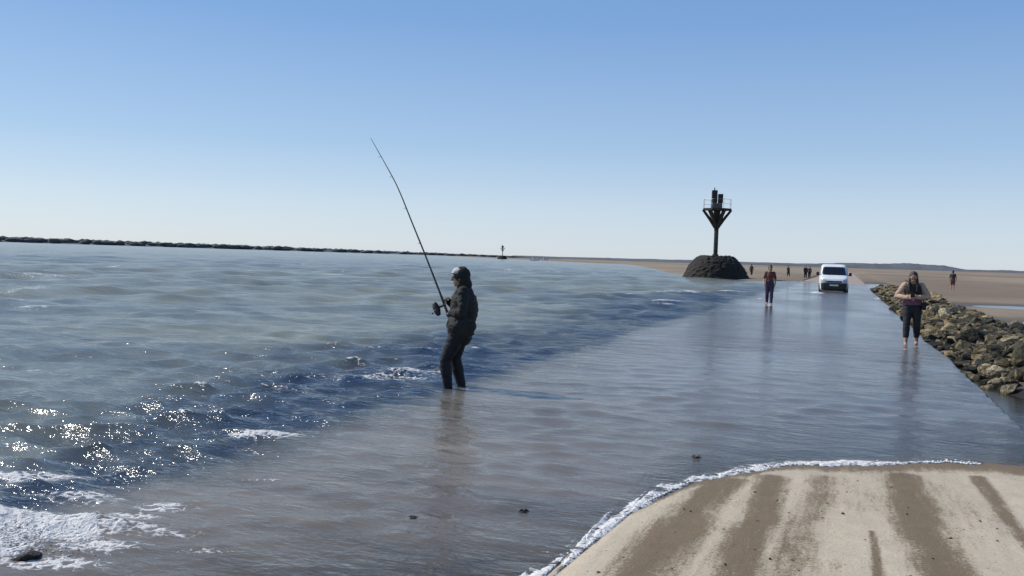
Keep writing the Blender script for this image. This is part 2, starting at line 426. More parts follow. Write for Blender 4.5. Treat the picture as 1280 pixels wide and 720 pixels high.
# band of steep dark chop along the seaward edge of the road
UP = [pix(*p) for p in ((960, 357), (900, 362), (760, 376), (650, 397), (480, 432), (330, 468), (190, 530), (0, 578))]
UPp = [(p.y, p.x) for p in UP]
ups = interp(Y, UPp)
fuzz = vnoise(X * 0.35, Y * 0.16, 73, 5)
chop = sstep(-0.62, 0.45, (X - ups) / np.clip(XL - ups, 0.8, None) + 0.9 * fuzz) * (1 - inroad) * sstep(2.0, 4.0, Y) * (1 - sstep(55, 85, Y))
TH = math.atan2(-1.0, 0.42)
cell = RR * 0.0065
sea = wave_set(120, 0.20, 1.3, TH, 0.80, 0.034, 1)
rip = wave_set(60, 0.11, 0.75, math.atan2(-1.0, 0.15), 0.62, 0.030, 2)
am = np.clip(depth / 0.25, 0.0, 1)
pt2 = np.clip(.95 + .9 * vnoise(X * .7, Y * .3, 105, 3), .3, 1.6)
z1, d1, e1 = wave_sum(sea, X, Y, cell, (1 - inroad) * (0.75 + 0.8 * chop) * am, 1.5)
z2, d2, e2 = wave_sum(rip, X, Y, cell, np.clip(depth / 0.06, 0, 1) * (0.60 * pt2 + 0.4 * (1 - inroad)), 1.2)
swell = wave_set(70, 1.2, 9.0, TH, 0.6, 0.026, 6)
z3, d3, e3 = wave_sum(swell, X, Y, cell, (1 - inroad) * am * (0.35 + 0.9 * sstep(14, 40, RR)), 0.9)
z1 = z1 + z3; d1 = d1 + d3; e1 = e1 + e3
Zw = z1 + z2; Xw = X + d1 + d2; Yw = Y + e1 + e2
# spill over the landward edge of the road
xe_ = XR + .10 * vnoise(Y * .45, Y * 0 + 4, 101, 4) - .04; spill = sstep(xe_ - 0.03, xe_ + 0.16, X); Zw = Zw - spill * 0.30
keep = (X < XR + 0.22) & (Y > -8) | (X <= XR)
keep &= ~((X > 0.2) & (Y > 98)) & ~((X > SHp[0][0]) & (Y > 125))
keep &= gz < 0.30
# colour of the silty water; navy chop also has dark sky reflection put in
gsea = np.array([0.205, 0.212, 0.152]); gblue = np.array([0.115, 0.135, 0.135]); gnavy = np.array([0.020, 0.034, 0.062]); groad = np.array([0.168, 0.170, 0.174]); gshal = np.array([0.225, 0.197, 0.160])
lf = sstep(-0.15, 0.5, vnoise(X * 0.02 + 2, Y * 0.045, 75, 4) + .75 * vnoise(X * 0.10, Y * 0.26, 76, 5))[..., None]
wcol = gsea * (1 - 0.65 * lf) + gblue * 0.65 * lf
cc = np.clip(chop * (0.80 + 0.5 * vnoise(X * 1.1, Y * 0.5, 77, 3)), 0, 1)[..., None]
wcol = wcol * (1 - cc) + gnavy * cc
sh = (sstep(26, 6, RR) * sstep(1.5, -3.4, X))[..., None]
rcol = groad * (1 - sh) + gshal * sh
wcol = wcol * (1 - inroad[..., None]) + rcol * inroad[..., None]
turb = 1 - np.exp(-depth / 0.045)
# foam; the distant left-edge dabs are sun sparkle put in as white
foam = np.zeros_like(X)
FO = [(20, 652, 75, 11, 1.35), (75, 662, 55, 10, 1.25), (5, 680, 45, 18, .95), (120, 682, 60, 9, .72), (60, 704, 70, 9, .75), (150, 660, 60, 7, .7), (60, 595, 70, 6, .72), (15, 597, 30, 5, .75), (205, 633, 34, 6, .72), (160, 645, 40, 5, .62),
      (100, 620, 70, 9, .6), (335, 546, 52, 4.5, .85), (480, 470, 60, 5, .62), (520, 464, 60, 4, .55), (250, 690, 40, 5, .55), (205, 668, 50, 5, .5), (330, 600, 40, 3, .45),
      (1019, 365.5, 6, 1.0, .95), (1026, 366.3, 5, .7, .8), (1100, 373, 8, 1.5, .7), (950, 373, 6, .9, .6), (962, 382, 8, .7, .55), (700, 345, 60, 1.5, .45), (60, 345, 60, 3, .5), (40, 385, 40, 2, .5),
      (35, 460, 25, 3, .5), (565, 484, 8, 2, .62), (580, 486, 10, 2, .55), (1131, 436, 5, 1.2, .55), (1145, 433, 5, 1, .5), (961, 381, 5, .8, .6)]
for px, py, rx, ry, s in FO:
    c = pix(px, py); e1_ = pix(px + rx, py) - c; e2_ = pix(px, py - ry) - c
    det = e1_.x * e2_.y - e1_.y * e2_.x
    dx_, dy_ = X - c.x, Y - c.y
    a_ = (dx_ * e2_.y - dy_ * e2_.x) / det; b_ = (-dx_ * e1_.y + dy_ * e1_.x) / det
    foam = np.maximum(foam, s * np.exp(-0.7 * (a_ * a_ + b_ * b_)))
crest = sstep(0.028, 0.062, z1 - .5 * z3) * np.maximum(chop, .35 * (1 - inroad))
foam = np.maximum(foam, 0.62 * crest + 0.16 * chop * sstep(0.2, .5, vnoise(X * 0.8, Y * 0.4, 79, 3)))
xc_ = np.clip(X, XL, XR); wsl = (interp(xc_ + .12, WLp) - interp(xc_ - .12, WLp)) / .24; wd = (Y - waterline(xc_)) / np.sqrt(1 + wsl ** 2)
wth = 0.04 + 0.16 * np.clip(vnoise(X * 1.6, Y * 0, 81, 4), 0, 1) + 0.04 * sstep(0.2, -1.6, X)
edge = (.62 + .75 * np.clip(.5 + 1.4 * vnoise(X * 4.3, Y * 3.0, 107, 3), 0, 1)) * np.exp(-((wd - 0.03) / wth) ** 2) * sstep(1.6, 0.6, X) * (X > XL) * (0.72 + 0.6 * np.clip(0.5 + 1.3 * vnoise(X * 2.6, Y * 0, 83, 4), 0, 1))
edge2 = 0.7 * np.clip(.4 + 1.5 * vnoise(X * 3.1, Y * 2.2, 86, 3), 0, 1) * np.exp(-((wd - 0.20 - 0.05 * vnoise(X * 1.3, Y * 0 + 1, 85, 3)) / 0.045) ** 2) * sstep(-0.3, -1.2, X) * (X > XL)
flk = (1 - inroad) * sstep(9, 20, RR) * (1 - sstep(130, 260, RR))
foam = np.maximum(foam, flk * .60 * sstep(.30, .62, vnoise(X * .9, Y * .55, 97, 4)) * sstep(-.1, .4, vnoise(X * .05, Y * .05, 98, 3)))  # whitecap flecks; sparkle on the open water also put in as white
foam = np.maximum(foam, np.maximum(edge, edge2))
foam = np.maximum(foam, 0.55 * sstep(XR - 0.02, XR + 0.10, X) * (vnoise(Y * 0.7, Y * 0 + 3, 87, 3) > 0.12) * (Y < 75))
fl_ = pix(45, 654); fe = ((X - fl_.x) * LEFTH.x + (Y - fl_.y) * LEFTH.y) / .42; fd_ = ((X - fl_.x) * VIEWH.x + (Y - fl_.y) * VIEWH.y + .06 * vnoise(X * 3, Y * 3, 96, 2)) / .12
Zw = Zw + 0.085 * np.exp(-fe ** 2 - fd_ ** 2) * np.clip(.75 + 1.1 * vnoise(X * 7, Y * 7, 95, 4), 0, 2)
Zw = Zw + 0.012 * np.clip(edge - 0.3, 0, 1) + 0.03 * np.clip(foam - 0.6, 0, 1) * chop
pt_ = np.clip(.8 + 1.1 * vnoise(X * .55, Y * .22, 103, 3), .25, 1.5)
smooth_b = 0.85 * (pt_ * inroad + 1 - inroad) + 0.75 * chop + 0.35 * (1 - inroad)
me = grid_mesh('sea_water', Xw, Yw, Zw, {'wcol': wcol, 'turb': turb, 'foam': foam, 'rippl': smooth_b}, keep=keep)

def water_mat(name):
    m, nt, N, L = new_mat(name)
    out = N.new('ShaderNodeOutputMaterial')
    tc = N.new('ShaderNodeTexCoord')
    A = {}
    for k in ('wcol', 'turb', 'foam', 'rippl'):
        a = N.new('ShaderNodeAttribute'); a.attribute_name = k; A[k] = a
    def noise_(scale, detail, stretch, rot, rough=0.55):
        mp = N.new('ShaderNodeMapping'); mp.vector_type = 'POINT'; mp.inputs['Scale'].default_value = stretch; mp.inputs['Rotation'].default_value = (0, 0, rot)
        n = N.new('ShaderNodeTexNoise'); n.inputs['Scale'].default_value = scale; n.inputs['Detail'].default_value = detail; n.inputs['Roughness'].default_value = rough
        L.new(tc.outputs['Object'], mp.inputs[0]); L.new(mp.outputs[0], n.inputs['Vector']); return n.outputs['Fac']
    def math_(op, a, b=None, clamp=False):
        n = N.new('ShaderNodeMath'); n.operation = op; n.use_clamp = clamp
        for k, v in enumerate((a, b)):
            if v is None: continue
            if isinstance(v, (int, float)): n.inputs[k].default_value = v
            else: L.new(v, n.inputs[k])
        return n.outputs[0]
    h1 = noise_(2.6, 3, (0.5, 1.3, 1), 0.2); h2 = noise_(8.5, 3, (0.6, 1.2, 1), -0.15); h3 = noise_(26, 2, (0.7, 1.1, 1), 0.1); h0 = noise_(0.75, 3, (0.6, 1.25, 1), 0.12)
    rg = lambda q: math_('SUBTRACT', 1.0, math_('MULTIPLY', math_('ABSOLUTE', math_('SUBTRACT', q, 0.5)), 2.0))
    h = math_('ADD', math_('ADD', math_('MULTIPLY', h1, 0.085), math_('MULTIPLY', rg(h0), 0.10)), math_('ADD', math_('MULTIPLY', rg(h2), 0.027), math_('MULTIPLY', rg(h3), 0.0060)))
    b = N.new('ShaderNodeBump'); b.inputs['Distance'].default_value = 1.0
    st = math_('MULTIPLY', A['rippl'].outputs['Fac'], 0.55, True)
    L.new(st, b.inputs['Strength']); L.new(h, b.inputs['Height'])
    dif = N.new('ShaderNodeBsdfDiffuse'); st1 = noise_(0.55, 7, (0.35, 1.5, 1), 0.1, 0.72); mrs = N.new('ShaderNodeMapRange'); mrs.inputs['From Min'].default_value = .3; mrs.inputs['From Max'].default_value = .7
    mrs.inputs['To Min'].default_value = .58; mrs.inputs['To Max'].default_value = 1.4; L.new(st1, mrs.inputs[0])
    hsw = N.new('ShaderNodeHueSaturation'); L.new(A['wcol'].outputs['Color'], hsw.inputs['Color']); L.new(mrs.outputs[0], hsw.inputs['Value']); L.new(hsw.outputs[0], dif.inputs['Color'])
    tr = N.new('ShaderNodeBsdfTransparent'); tr.inputs[0].default_value = (0.86, 0.88, 0.86, 1)
    m1 = N.new('ShaderNodeMixShader'); L.new(A['turb'].outputs['Fac'], m1.inputs[0]); L.new(tr.outputs[0], m1.inputs[1]); L.new(dif.outputs[0], m1.inputs[2])
    gl = N.new('ShaderNodeBsdfGlossy'); gl.inputs['Roughness'].default_value = 0.13; L.new(b.outputs[0], gl.inputs['Normal'])
    fr = N.new('ShaderNodeFresnel'); fr.inputs['IOR'].default_value = 1.33; L.new(b.outputs[0], fr.inputs['Normal'])
    m2 = N.new('ShaderNodeMixShader'); L.new(fr.outputs[0], m2.inputs[0]); L.new(m1.outputs[0], m2.inputs[1]); L.new(gl.outputs[0], m2.inputs[2])
    vw = N.new('ShaderNodeTexVoronoi'); vw.feature = 'DISTANCE_TO_EDGE'; vw.inputs['Scale'].default_value = 11
    wn = N.new('ShaderNodeTexNoise'); wn.inputs['Scale'].default_value = 6; wn.inputs['Detail'].default_value = 4; L.new(tc.outputs['Object'], wn.inputs['Vector'])
    wm = N.new('ShaderNodeVectorMath'); wm.operation = 'MULTIPLY_ADD'; wm.inputs[1].default_value = (.28, .28, .28); L.new(wn.outputs['Color'], wm.inputs[0]); L.new(tc.outputs['Object'], wm.inputs[2]); L.new(wm.outputs[0], vw.inputs['Vector'])
    lace = math_('SUBTRACT', 0.24, math_('MULTIPLY', vw.outputs['Distance'], 1.5))
    f1 = noise_(14, 6, (0.55, 1.1, 1), 0.1, 0.75); f2 = noise_(3.5, 3, (0.5, 1.2, 1), 0.1)
    fv = math_('ADD', A['foam'].outputs['Fac'], math_('ADD', math_('MULTIPLY', math_('SUBTRACT', f1, 0.5), 1.5), math_('ADD', math_('MULTIPLY', math_('SUBTRACT', f2, 0.5), 0.7), lace)))
    mr = N.new('ShaderNodeMapRange'); mr.interpolation_type = 'SMOOTHSTEP'; mr.inputs['From Min'].default_value = 0.50; mr.inputs['From Max'].default_value = 0.78; L.new(fv, mr.inputs[0])
    gate = N.new('ShaderNodeMapRange'); gate.inputs['From Min'].default_value = 0.08; gate.inputs['From Max'].default_value = 0.3; L.new(A['foam'].outputs['Fac'], gate.inputs[0])
    ff = math_('MULTIPLY', mr.outputs[0], gate.outputs[0], True)
    fb = N.new('ShaderNodeBump'); fb.inputs['Strength'].default_value = 0.8; fb.inputs['Distance'].default_value = 0.04; L.new(fv, fb.inputs['Height'])
    fd = N.new('ShaderNodeBsdfDiffuse'); fd.inputs['Color'].default_value = (0.78, 0.77, 0.74, 1); L.new(fb.outputs[0], fd.inputs['Normal'])
    m3 = N.new('ShaderNodeMixShader'); L.new(ff, m3.inputs[0]); L.new(m2.outputs[0], m3.inputs[1]); L.new(fd.outputs[0], m3.inputs[2])
    L.new(m3.outputs[0], out.inputs[0])
    return m
M['water'] = water_mat('silty_sea_water')
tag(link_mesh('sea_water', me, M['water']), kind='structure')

# pools lying on the flats to the right, a little lower than the road
xs = np.linspace(XR + 0.03, 60, 260); ys = np.concatenate([np.linspace(-4, 60, 300), np.linspace(61, 120, 40)])
Xp, Yp = np.meshgrid(xs, ys)
Zp = -0.125 + 0.004 * vnoise(Xp * 2.2, Yp * 1.2, 91, 3)
dp = np.clip(-0.125 - ground_z(Xp, Yp), 0, 1)
me = grid_mesh('pool_water', Xp, Yp, Zp, {'wcol': np.ones(Xp.shape + (3,)) * np.array([0.11, 0.11, 0.105]), 'turb': 1 - np.exp(-dp / 0.06), 'foam': 0.45 * (vnoise(Xp * 1.4, Yp * 0.7, 93, 4) > 0.28) * (Xp < 3.2) * (Yp < 14.5) * 1.0, 'rippl': 0.22 * np.ones_like(Xp)}, closed=False)
tag(link_mesh('pool_water', me, M['water']), kind='structure')

# ------------------------------------------------------------------ far land
def ridge(name, pxs, dist, heights, thick, mat, z0=-0.3):
    """a low wooded or dune shore seen from the water: a long lumpy mound with real depth"""
    xs = np.linspace(pxs[0], pxs[-1], 420)
    hs = np.interp(xs, pxs, heights)
    prof = np.array([(-0.5, 0.0), (-0.42, 0.55), (-0.3, 0.9), (0, 1.0), (0.3, 0.85), (0.5, 0.0)])
    XX = np.zeros((len(prof), len(xs))); YY = XX.copy(); ZZ = XX.copy()
    for j, px in enumerate(xs):
        d = ray(px, 330); dh = Vector((d.x, d.y, 0)).normalized()
        for i, (o, k) in enumerate(prof):
            p = dh * (dist + thick * o); XX[i, j], YY[i, j] = p.x, p.y
            ZZ[i, j] = z0 + k * hs[j] * (1 + 0.22 * float(noise.noise(Vector((j * 0.035, i * 0.3, dist)))) + 0.07 * float(noise.noise(Vector((j * 0.21, i * 0.5, dist)))))
    return link_mesh(name, grid_mesh(name, XX, YY, ZZ, {}, closed=False), mat, None, True)
M['wood'] = simple('far_woodland', (0.075, 0.088, 0.085), 0.95, (0.05, 0.06, 0.06), 0.02)  # air haze put into the colour by paling the trees
M['dune'] = simple('far_dunes', (0.11, 0.12, 0.13), 0.95, (0.07, 0.08, 0.09), 0.012)  # bluish distance haze put into the dune colour
o = ridge('far_shore', [-520, -200, 0, 200, 400, 560, 640, 700], 1900, [7, 7, 7, 6.5, 6, 5, 4.5, 2], 260, M['wood']); tag(o, kind='structure')
o = ridge('far_coast_hills', [640, 760, 900, 1000, 1060, 1130, 1180, 1215], 3800, [9, 11, 13, 13, 20, 25, 22, 6], 700, M['dune']); tag(o, kind='structure')
o = ridge('low_coast', [1150, 1260, 1500], 6500, [12, 16, 18], 700, M['dune']); tag(o, kind='structure')
# the line of trees on the far shore reads as one mass
bm = bmesh.new(); rr = random.Random(5)
for k in range(2600):
    px = rr.uniform(-420, 655); t = np.interp(px, [-420, 0, 300, 560, 655], [1, 1, .85, .55, .35])
    d = ray(px, 330); dh = Vector((d.x, d.y, 0)).normalized(); p = dh * (1840 + rr.uniform(-60, 120))
    h = t * rr.choice((7, 8, 8, 9, 10)) * rr.uniform(.8, 1.08); w = rr.uniform(7, 15)
    g = bmesh.ops.create_icosphere(bm, subdivisions=1, radius=1.0)
    for v in g['verts']:
        n_ = 1 + 0.35 * noise.noise(v.co * 2.3 + Vector((k, 0, 0)))
        v.co = Vector((v.co.x * w * n_, v.co.y * w * n_, max(v.co.z, -0.9) * h * 0.55 * n_)) + p + Vector((0, 0, h * 0.5))
tag(obj('far_treeline', bm, M['wood'], None, True), 'dark low line of trees along the far shore at left', 'woodland', kind='stuff')

# ------------------------------------------------------------------ people
UPV = Vector((0, 0, 1))
def lerp(a, b, t): return a + (b - a) * t
def hand(bm, wr, d, nrm, side, curl=0.6, s=1.0):
    """palm, four unequal bent fingers and a thumb off the side of the palm; d = along, nrm = palm facing"""
    d = d.normalized(); nrm = (nrm - d * nrm.dot(d)).normalized(); w = d.cross(nrm).normalized() * side
    k = wr + d * 0.085 * s
    for q in (-1, -0.33, 0.33, 1):
        tube(bm, [wr + w * 0.014 * q * s, k + w * 0.030 * q * s], [0.016 * s, 0.0125 * s], 8, True)
    for q, ln in ((-1, .062), (-.33, .074), (.33, .078), (1, .070)):
        p = k + w * 0.030 * q * s; dd = d.copy(); pts = [p - d * 0.012 * s]
        for f in (.45, .32, .26):
            ang = curl * 1.15; dd = (dd * math.cos(ang) + nrm * math.sin(ang)).normalized()
            nn = (nrm - dd * nrm.dot(dd)); p = p + dd * ln * f * s; pts.append(p)
            nrm_ = nn.normalized() if nn.length > 1e-3 else nrm
            nrm = nrm
        tube(bm, pts, [0.0095 * s, 0.009 * s, 0.0085 * s, 0.0075 * s], 8, True)
    b = wr + d * 0.025 * s + w * 0.026 * s
    t1 = b + (w * 0.6 + d * 0.7 + nrm * 0.45).normalized() * 0.042 * s; t2 = t1 + (d * 0.8 + nrm * 0.75).normalized() * 0.032 * s
    tube(bm, [b - w * 0.012 * s, t1, t2], [0.014 * s, 0.0105 * s, 0.0085 * s], 8, True)

BASE = {'hipL': (-.09, 0, .88), 'hipR': (.09, 0, .88), 'kneeL': (-.095, .02, .48), 'kneeR': (.095, .02, .48), 'ankL': (-.1, 0, .08), 'ankR': (.1, 0, .08),
        'pel': (0, 0, .93), 'wst': (0, 0, 1.07), 'chest': (0, 0, 1.27), 'neck': (0, 0.0, 1.44), 'head': (0, 0.02, 1.60),
        'shL': (-.165, 0, 1.385), 'shR': (.165, 0, 1.385), 'elL': (-.25, -.02, 1.12), 'elR': (.25, -.02, 1.12), 'wrL': (-.26, .07, .88), 'wrR': (.26, .07, .88)}
def pose(**kw):
    J = {k: Vector(v) for k, v in BASE.items()}
    for k, v in kw.items(): J[k] = Vector(v)
    return J
def rows(bm, rings, n=28):
    """loft through elliptical rings: (centre, half width x, half depth y)"""
    rr_ = []
    for c, a, b in rings:
        rr_.append([bm.verts.new(Vector(c) + Vector((a * math.cos(6.28319 * k / n), b * math.sin(6.28319 * k / n), 0))) for k in range(n)])
    for p, q in zip(rr_[:-1], rr_[1:]):
        for k in range(n): bm.faces.new((p[k], p[(k + 1) % n], q[(k + 1) % n], q[k]))
    bm.faces.new(list(reversed(rr_[0]))); bm.faces.new(rr_[-1])
def torso_rings(J, e, lo=0.0, hi=1.0, flare=0.0):
    P = [J['pel'] - Vector((0, 0, .10)), J['pel'], lerp(J['pel'], J['wst'], .6), J['wst'], lerp(J['wst'], J['chest'], .5), J['chest'], lerp(J['chest'], J['neck'], .45), lerp(J['chest'], J['neck'], .8), J['neck']]
    A = [.12, .165, .152, .132, .140, .156, .150, .092, .055]; B = [.085, .115, .108, .10, .108, .118, .10, .078, .055]
    out = []
    n = len(P)
    for i in range(n):
        t = i / (n - 1)
        if lo <= t <= hi: out.append((P[i], A[i] + e + flare * max(0, 0.45 - t), B[i] + e + flare * max(0, 0.45 - t)))
    return out
def leg(bm, J, s, e=0.0, frac=1.0, foot=True, flat=False, start=0.0):
    h, k, a = J['hip' + s], J['knee' + s], J['ank' + s]
    pts = [lerp(h, k, .0), lerp(h, k, .35), lerp(h, k, .75), k, lerp(k, a, .3), lerp(k, a, .65), a]
    rad = [.098, .088, .068, .058, .060, .048, .038]
    m = max(2, round(frac * 6) + 1)
    tube(bm, pts[:m], [r + e for r in rad[:m]], 16, not flat)
    if foot:
        tdir = Vector(J.get('toe' + s, (0, 1, 0)))
        tube(bm, [a + Vector((0, 0, -.02)) - tdir * .045 - Vector((0, 0, .02)), a - Vector((0, 0, .035)) + tdir * .06, a - Vector((0, 0, .052)) + tdir * .14, a - Vector((0, 0, .058)) + tdir * .185], [.038 + e, .036 + e, .028 + e, .02 + e], 12, True)
def arm(bm, J, s, e=0.0, frac=1.0):
    a, b, c = J['sh' + s], J['el' + s], J['wr' + s]
    pts = [a, lerp(a, b, .35), lerp(a, b, .75), b, lerp(b, c, .35), lerp(b, c, .8), c]; rad = [.052, .047, .042, .038, .040, .031, .026]
    m = max(2, round(frac * 6) + 1)
    tube(bm, pts[:m], [r + e for r in rad[:m]], 14, True)
def head(bm, c, fwd, up=UPV):
    """cranium, jaw, nose, brow, ears on a neck"""
    f = (fwd - up * fwd.dot(up)).normalized(); r = f.cross(up).normalized()
    rot = Matrix((r, f, up)).transposed()
    ell(bm, c + up * .025, (.076, .095, .092), rot); ell(bm, c - up * .045 + f * .022, (.058, .068, .072), rot)
    ell(bm, c - up * .098 + f * .062, (.026, .020, .018), rot, 2)
    tube(bm, [c + up * .012 + f * .092, c - up * .028 + f * .112], [.010, .016], 8, True)
    tube(bm, [c - r * .045 + up * .030 + f * .080, c + r * .045 + up * .030 + f * .080], .011, 8, True)
    tube(bm, [c - r * .022 - up * .066 + f * .082, c + r * .022 - up * .066 + f * .082], .009, 8, True)
    for s in (-1, 1): ell(bm, c + r * .077 * s - up * .005, (.012, .024, .034), rot, 2)
    return rot
def person(label, loc, rz, J, hands, fwd=Vector((0, 1, 0)), up=UPV, scale=1.0, voxel=0.008, group=None, skin='skin'):
    root = empty('person', loc, rz); root.scale = (scale,) * 3
    tag(root, label, 'person', group)
    bm = bmesh.new()
    rows(bm, torso_rings(J, 0)); tube(bm, [J['shL'], J['shR']], .052, 14, True)
    tube(bm, [J['neck'] - Vector((0, 0, .05)), lerp(J['neck'], J['head'], .75)], [.062, .052], 14, True)
    head(bm, J['head'], fwd, up)
    for s in 'LR':
        leg(bm, J, s); arm(bm, J, s)
        d, nrm, curl = hands[s]
        hand(bm, J['wr' + s] - Vector(d).normalized() * .01, Vector(d), Vector(nrm), -1 if s == 'L' else 1, curl)
    b = fuse('body', bm, M[skin], root, voxel, 3 if voxel < 0.01 else 2)
    f = (fwd - up * fwd.dot(up)).normalized(); r = f.cross(up).normalized()
    if voxel < 0.012:
        for s in (-1, 1):
            e = bmesh.new(); ell(e, J['head'] + r * .032 * s + up * .004 + f * .086, (.012, .009, .008), None, 2)
            obj('eye', e, M['eye'], root, True)
    return root
def skull_cap(name, J, fwd, up, mat, root, e=.012, low=-.03, back=0.0, voxel=0.008):
    """hair or hood hugging the skull, open over the face"""
    bm = bmesh.new(); f = (fwd - up * fwd.dot(up)).normalized(); r = f.cross(up).normalized(); rot = Matrix((r, f, up)).transposed(); c = J['head']
    ell(bm, c + up * .036 - f * .018, (.078 + e, .088 + e, .088 + e), rot)
    ell(bm, c - f * .045 - up * .03, (.070 + e, .055 + e, .085 + e), rot)
    if back > 0: tube(bm, [c - f * .06, c - f * .085 - up * .10, c - f * .075 - up * (.10 + back)], [.06, .07, .045], 14, True)
    return fuse(name, bm, mat, root, voxel, 3, .006, 30)

# --- the angler
SEA_BED = -0.15
fp = pix(571, 484); fp.z = SEA_BED
fhead = math.atan2(LEFTH.y, LEFTH.x) - math.pi / 2       # local +y faces picture left
FS = 0.985
def f_local(px, py, depth_off=0.0):                        # picture point -> angler space, at the angler's distance
    dist = (fp - CAM).dot(VIEW) + depth_off
    w = at_dist(px, py, dist)
    return (Matrix.Rotation(-fhead, 3, 'Z') @ (w - fp)) / FS
J = pose(ankL=(-.10, .095, .08), ankR=(.10, -.075, .08), kneeL=(-.10, .15, .50), kneeR=(.10, .035, .50), hipL=(-.085, -.015, .88), hipR=(.085, -.03, .88),
         pel=(0, -.03, .93), wst=(0, -.035, 1.06), chest=(0, -.06, 1.25), neck=(0, -.055, 1.42), head=(0, -.005, 1.545),
         shL=(-.165, -.055, 1.37), shR=(.165, -.045, 1.37))
rodpx = [(567, 410, 0.02), (557, 385, 0.0), (548, 361, .05), (532, 320, .25), (515, 278, .5), (497, 234, .8), (480, 202, 1.05), (463, 172, 1.3)]
rl = [f_local(*p) for p in rodpx]
g1 = lerp(rl[1], rl[0], .25); g2 = lerp(rl[1], rl[2], .35)
J['wrL'] = g1 + Vector((-.075, -.055, .0)); J['elL'] = Vector((-.27, -.06, 1.12))
J['wrR'] = g2 + Vector((.075, -.06, .0)); J['elR'] = Vector((.27, .0, 1.14))
fwd = Vector((0, 1, -.06)).normalized()
ang = person('person in dark jacket and waders fishing knee deep in the sea left of the road', fp, fhead, J,
             {'L': ((.75, .65, .1), (.3, -.2, -.4), 1.0), 'R': ((-.75, .65, .1), (-.3, -.2, -.4), 1.0)}, fwd, UPV, FS, .0075)
bm = bmesh.new(); rows(bm, torso_rings(J, .030, 0.0, 1.0, .10)); tube(bm, [J['shL'], J['shR']], .066, 14, True)
ell(bm, J['chest'] + Vector((0, -.05, -.12)), (.17, .12, .22)); tube(bm, [J['pel'] + Vector((-.11, -.105, .0)), J['pel'] + Vector((.11, -.105, .0))], .085, 14, True)
tube(bm, [J['neck'] - Vector((0, 0, .02)), J['neck'] + Vector((0, 0.0, .05))], [.09, .075], 14, True)
for s in 'LR': arm(bm, J, s, .020, .97)
fuse('jacket', bm, M['olive'], ang, .009, 4, .012, 11)
bm = bmesh.new(); rows(bm, torso_rings(J, .047, .1, .80, .06))
ell(bm, J['chest'] + Vector((0, -.055, -.10)), (.165, .125, .21))
v_ = fuse('fishing_vest', bm, M['vest'], ang, .010, 3, .010, 13)
bm = bmesh.new(); rows(bm, torso_rings(J, .022, 0, .3, .02))
for s in 'LR': leg(bm, J, s, .013, 1.0, True)
ell(bm, J['pel'] + Vector((0, -.02, -.13)), (.16, .125, .12)); fuse('waders', bm, M['wader'], ang, .009, 5, .006, 7)
skull_cap('hood', J, fwd, UPV, M['olive'], ang, .020, 0, .07)
bm = bmesh.new(); c = J['head']; ell(bm, c + Vector((0, .008, .072)), (.088, .100, .062)); box(bm, c + Vector((0, .115, .052)), (.13, .10, .012), Matrix.Rotation(-.2, 3, 'X'), .005)
fuse('cap', bm, M['capcloth'], ang, .007, 2)
# --- rod held by the angler
rroot = empty('fishing_rod', fp + Matrix.Rotation(fhead, 3, 'Z') @ (rl[0] * FS), fhead)
tag(rroot, 'long thin dark fishing rod raised over the water by the angler', 'fishing rod')
q = [(p - rl[0]) * FS for p in rl]
fine = []
for i in range(len(q) - 1):
    p0, p1, p2, p3 = q[max(i - 1, 0)], q[i], q[i + 1], q[min(i + 2, len(q) - 1)]
    for k in range(5):
        t = k / 5; fine.append(0.5 * ((2 * p1) + (p2 - p0) * t + (2 * p0 - 5 * p1 + 4 * p2 - p3) * t * t + (3 * p1 - p0 - 3 * p2 + p3) * t ** 3))
fine.append(q[-1]); n_ = len(fine)
bm = bmesh.new(); tube(bm, fine, [.0125 * (1 - i / (n_ - 1)) ** .8 + .0028 for i in range(n_)], 8, True); obj('blank', bm, M['rod'], rroot, True)
bm = bmesh.new(); dgr = (q[1] - q[0]).normalized(); tube(bm, [q[0] - dgr * .12, q[0], q[1], lerp(q[1], q[2], .6)], .0165, 10, True); obj('grip', bm, M['cork'], rroot, True)
rp = lerp(q[1], q[2], .15); rd = (q[2] - q[1]).normalized(); perp = (Vector((0, 1, 0)) - rd * rd.y).normalized()
reel = bmesh.new(); tube(reel, [rp, rp + perp * .085], [.010, .016], 8, True); rc_ = rp + perp * .11 - rd * .01
tube(reel, [rc_ - rd * .06, rc_ - rd * .02, rc_ + rd * .02, rc_ + rd * .06], [.034, .045, .045, .034], 16, True)
rl_o = obj('reel', reel, M['plastic'], rroot, True)
hb = bmesh.new(); tube(hb, [rc_, rc_ + Vector((-.08, 0, 0)), rc_ + Vector((-.085, .04, -.05))], .006, 8, True); ell(hb, rc_ + Vector((-.105, .04, -.05)), (.022, .013, .013), None, 2); obj('reel_handle', hb, M['metal'], rl_o, True)
for i in (11, 17, 22, 27, 31):
    gb = bmesh.new(); u, v = ring_frame((fine[i + 1] - fine[i]).normalized()); c = fine[i] + perp * .022
    pts = [c + (u * math.cos(a) + v * math.sin(a)) * .012 for a in np.linspace(0, 6.1, 10)]
    tube(gb, pts, .0018, 5); obj('line_guide', gb, M['metal'], rroot, True)

# --- the walker on the right of the road
wp = pix(1138, 432.5, -0.05)
toc = Vector((CAM.x - wp.x, CAM.y - wp.y, 0)).normalized(); wh = math.atan2(toc.y, toc.x) - math.pi / 2
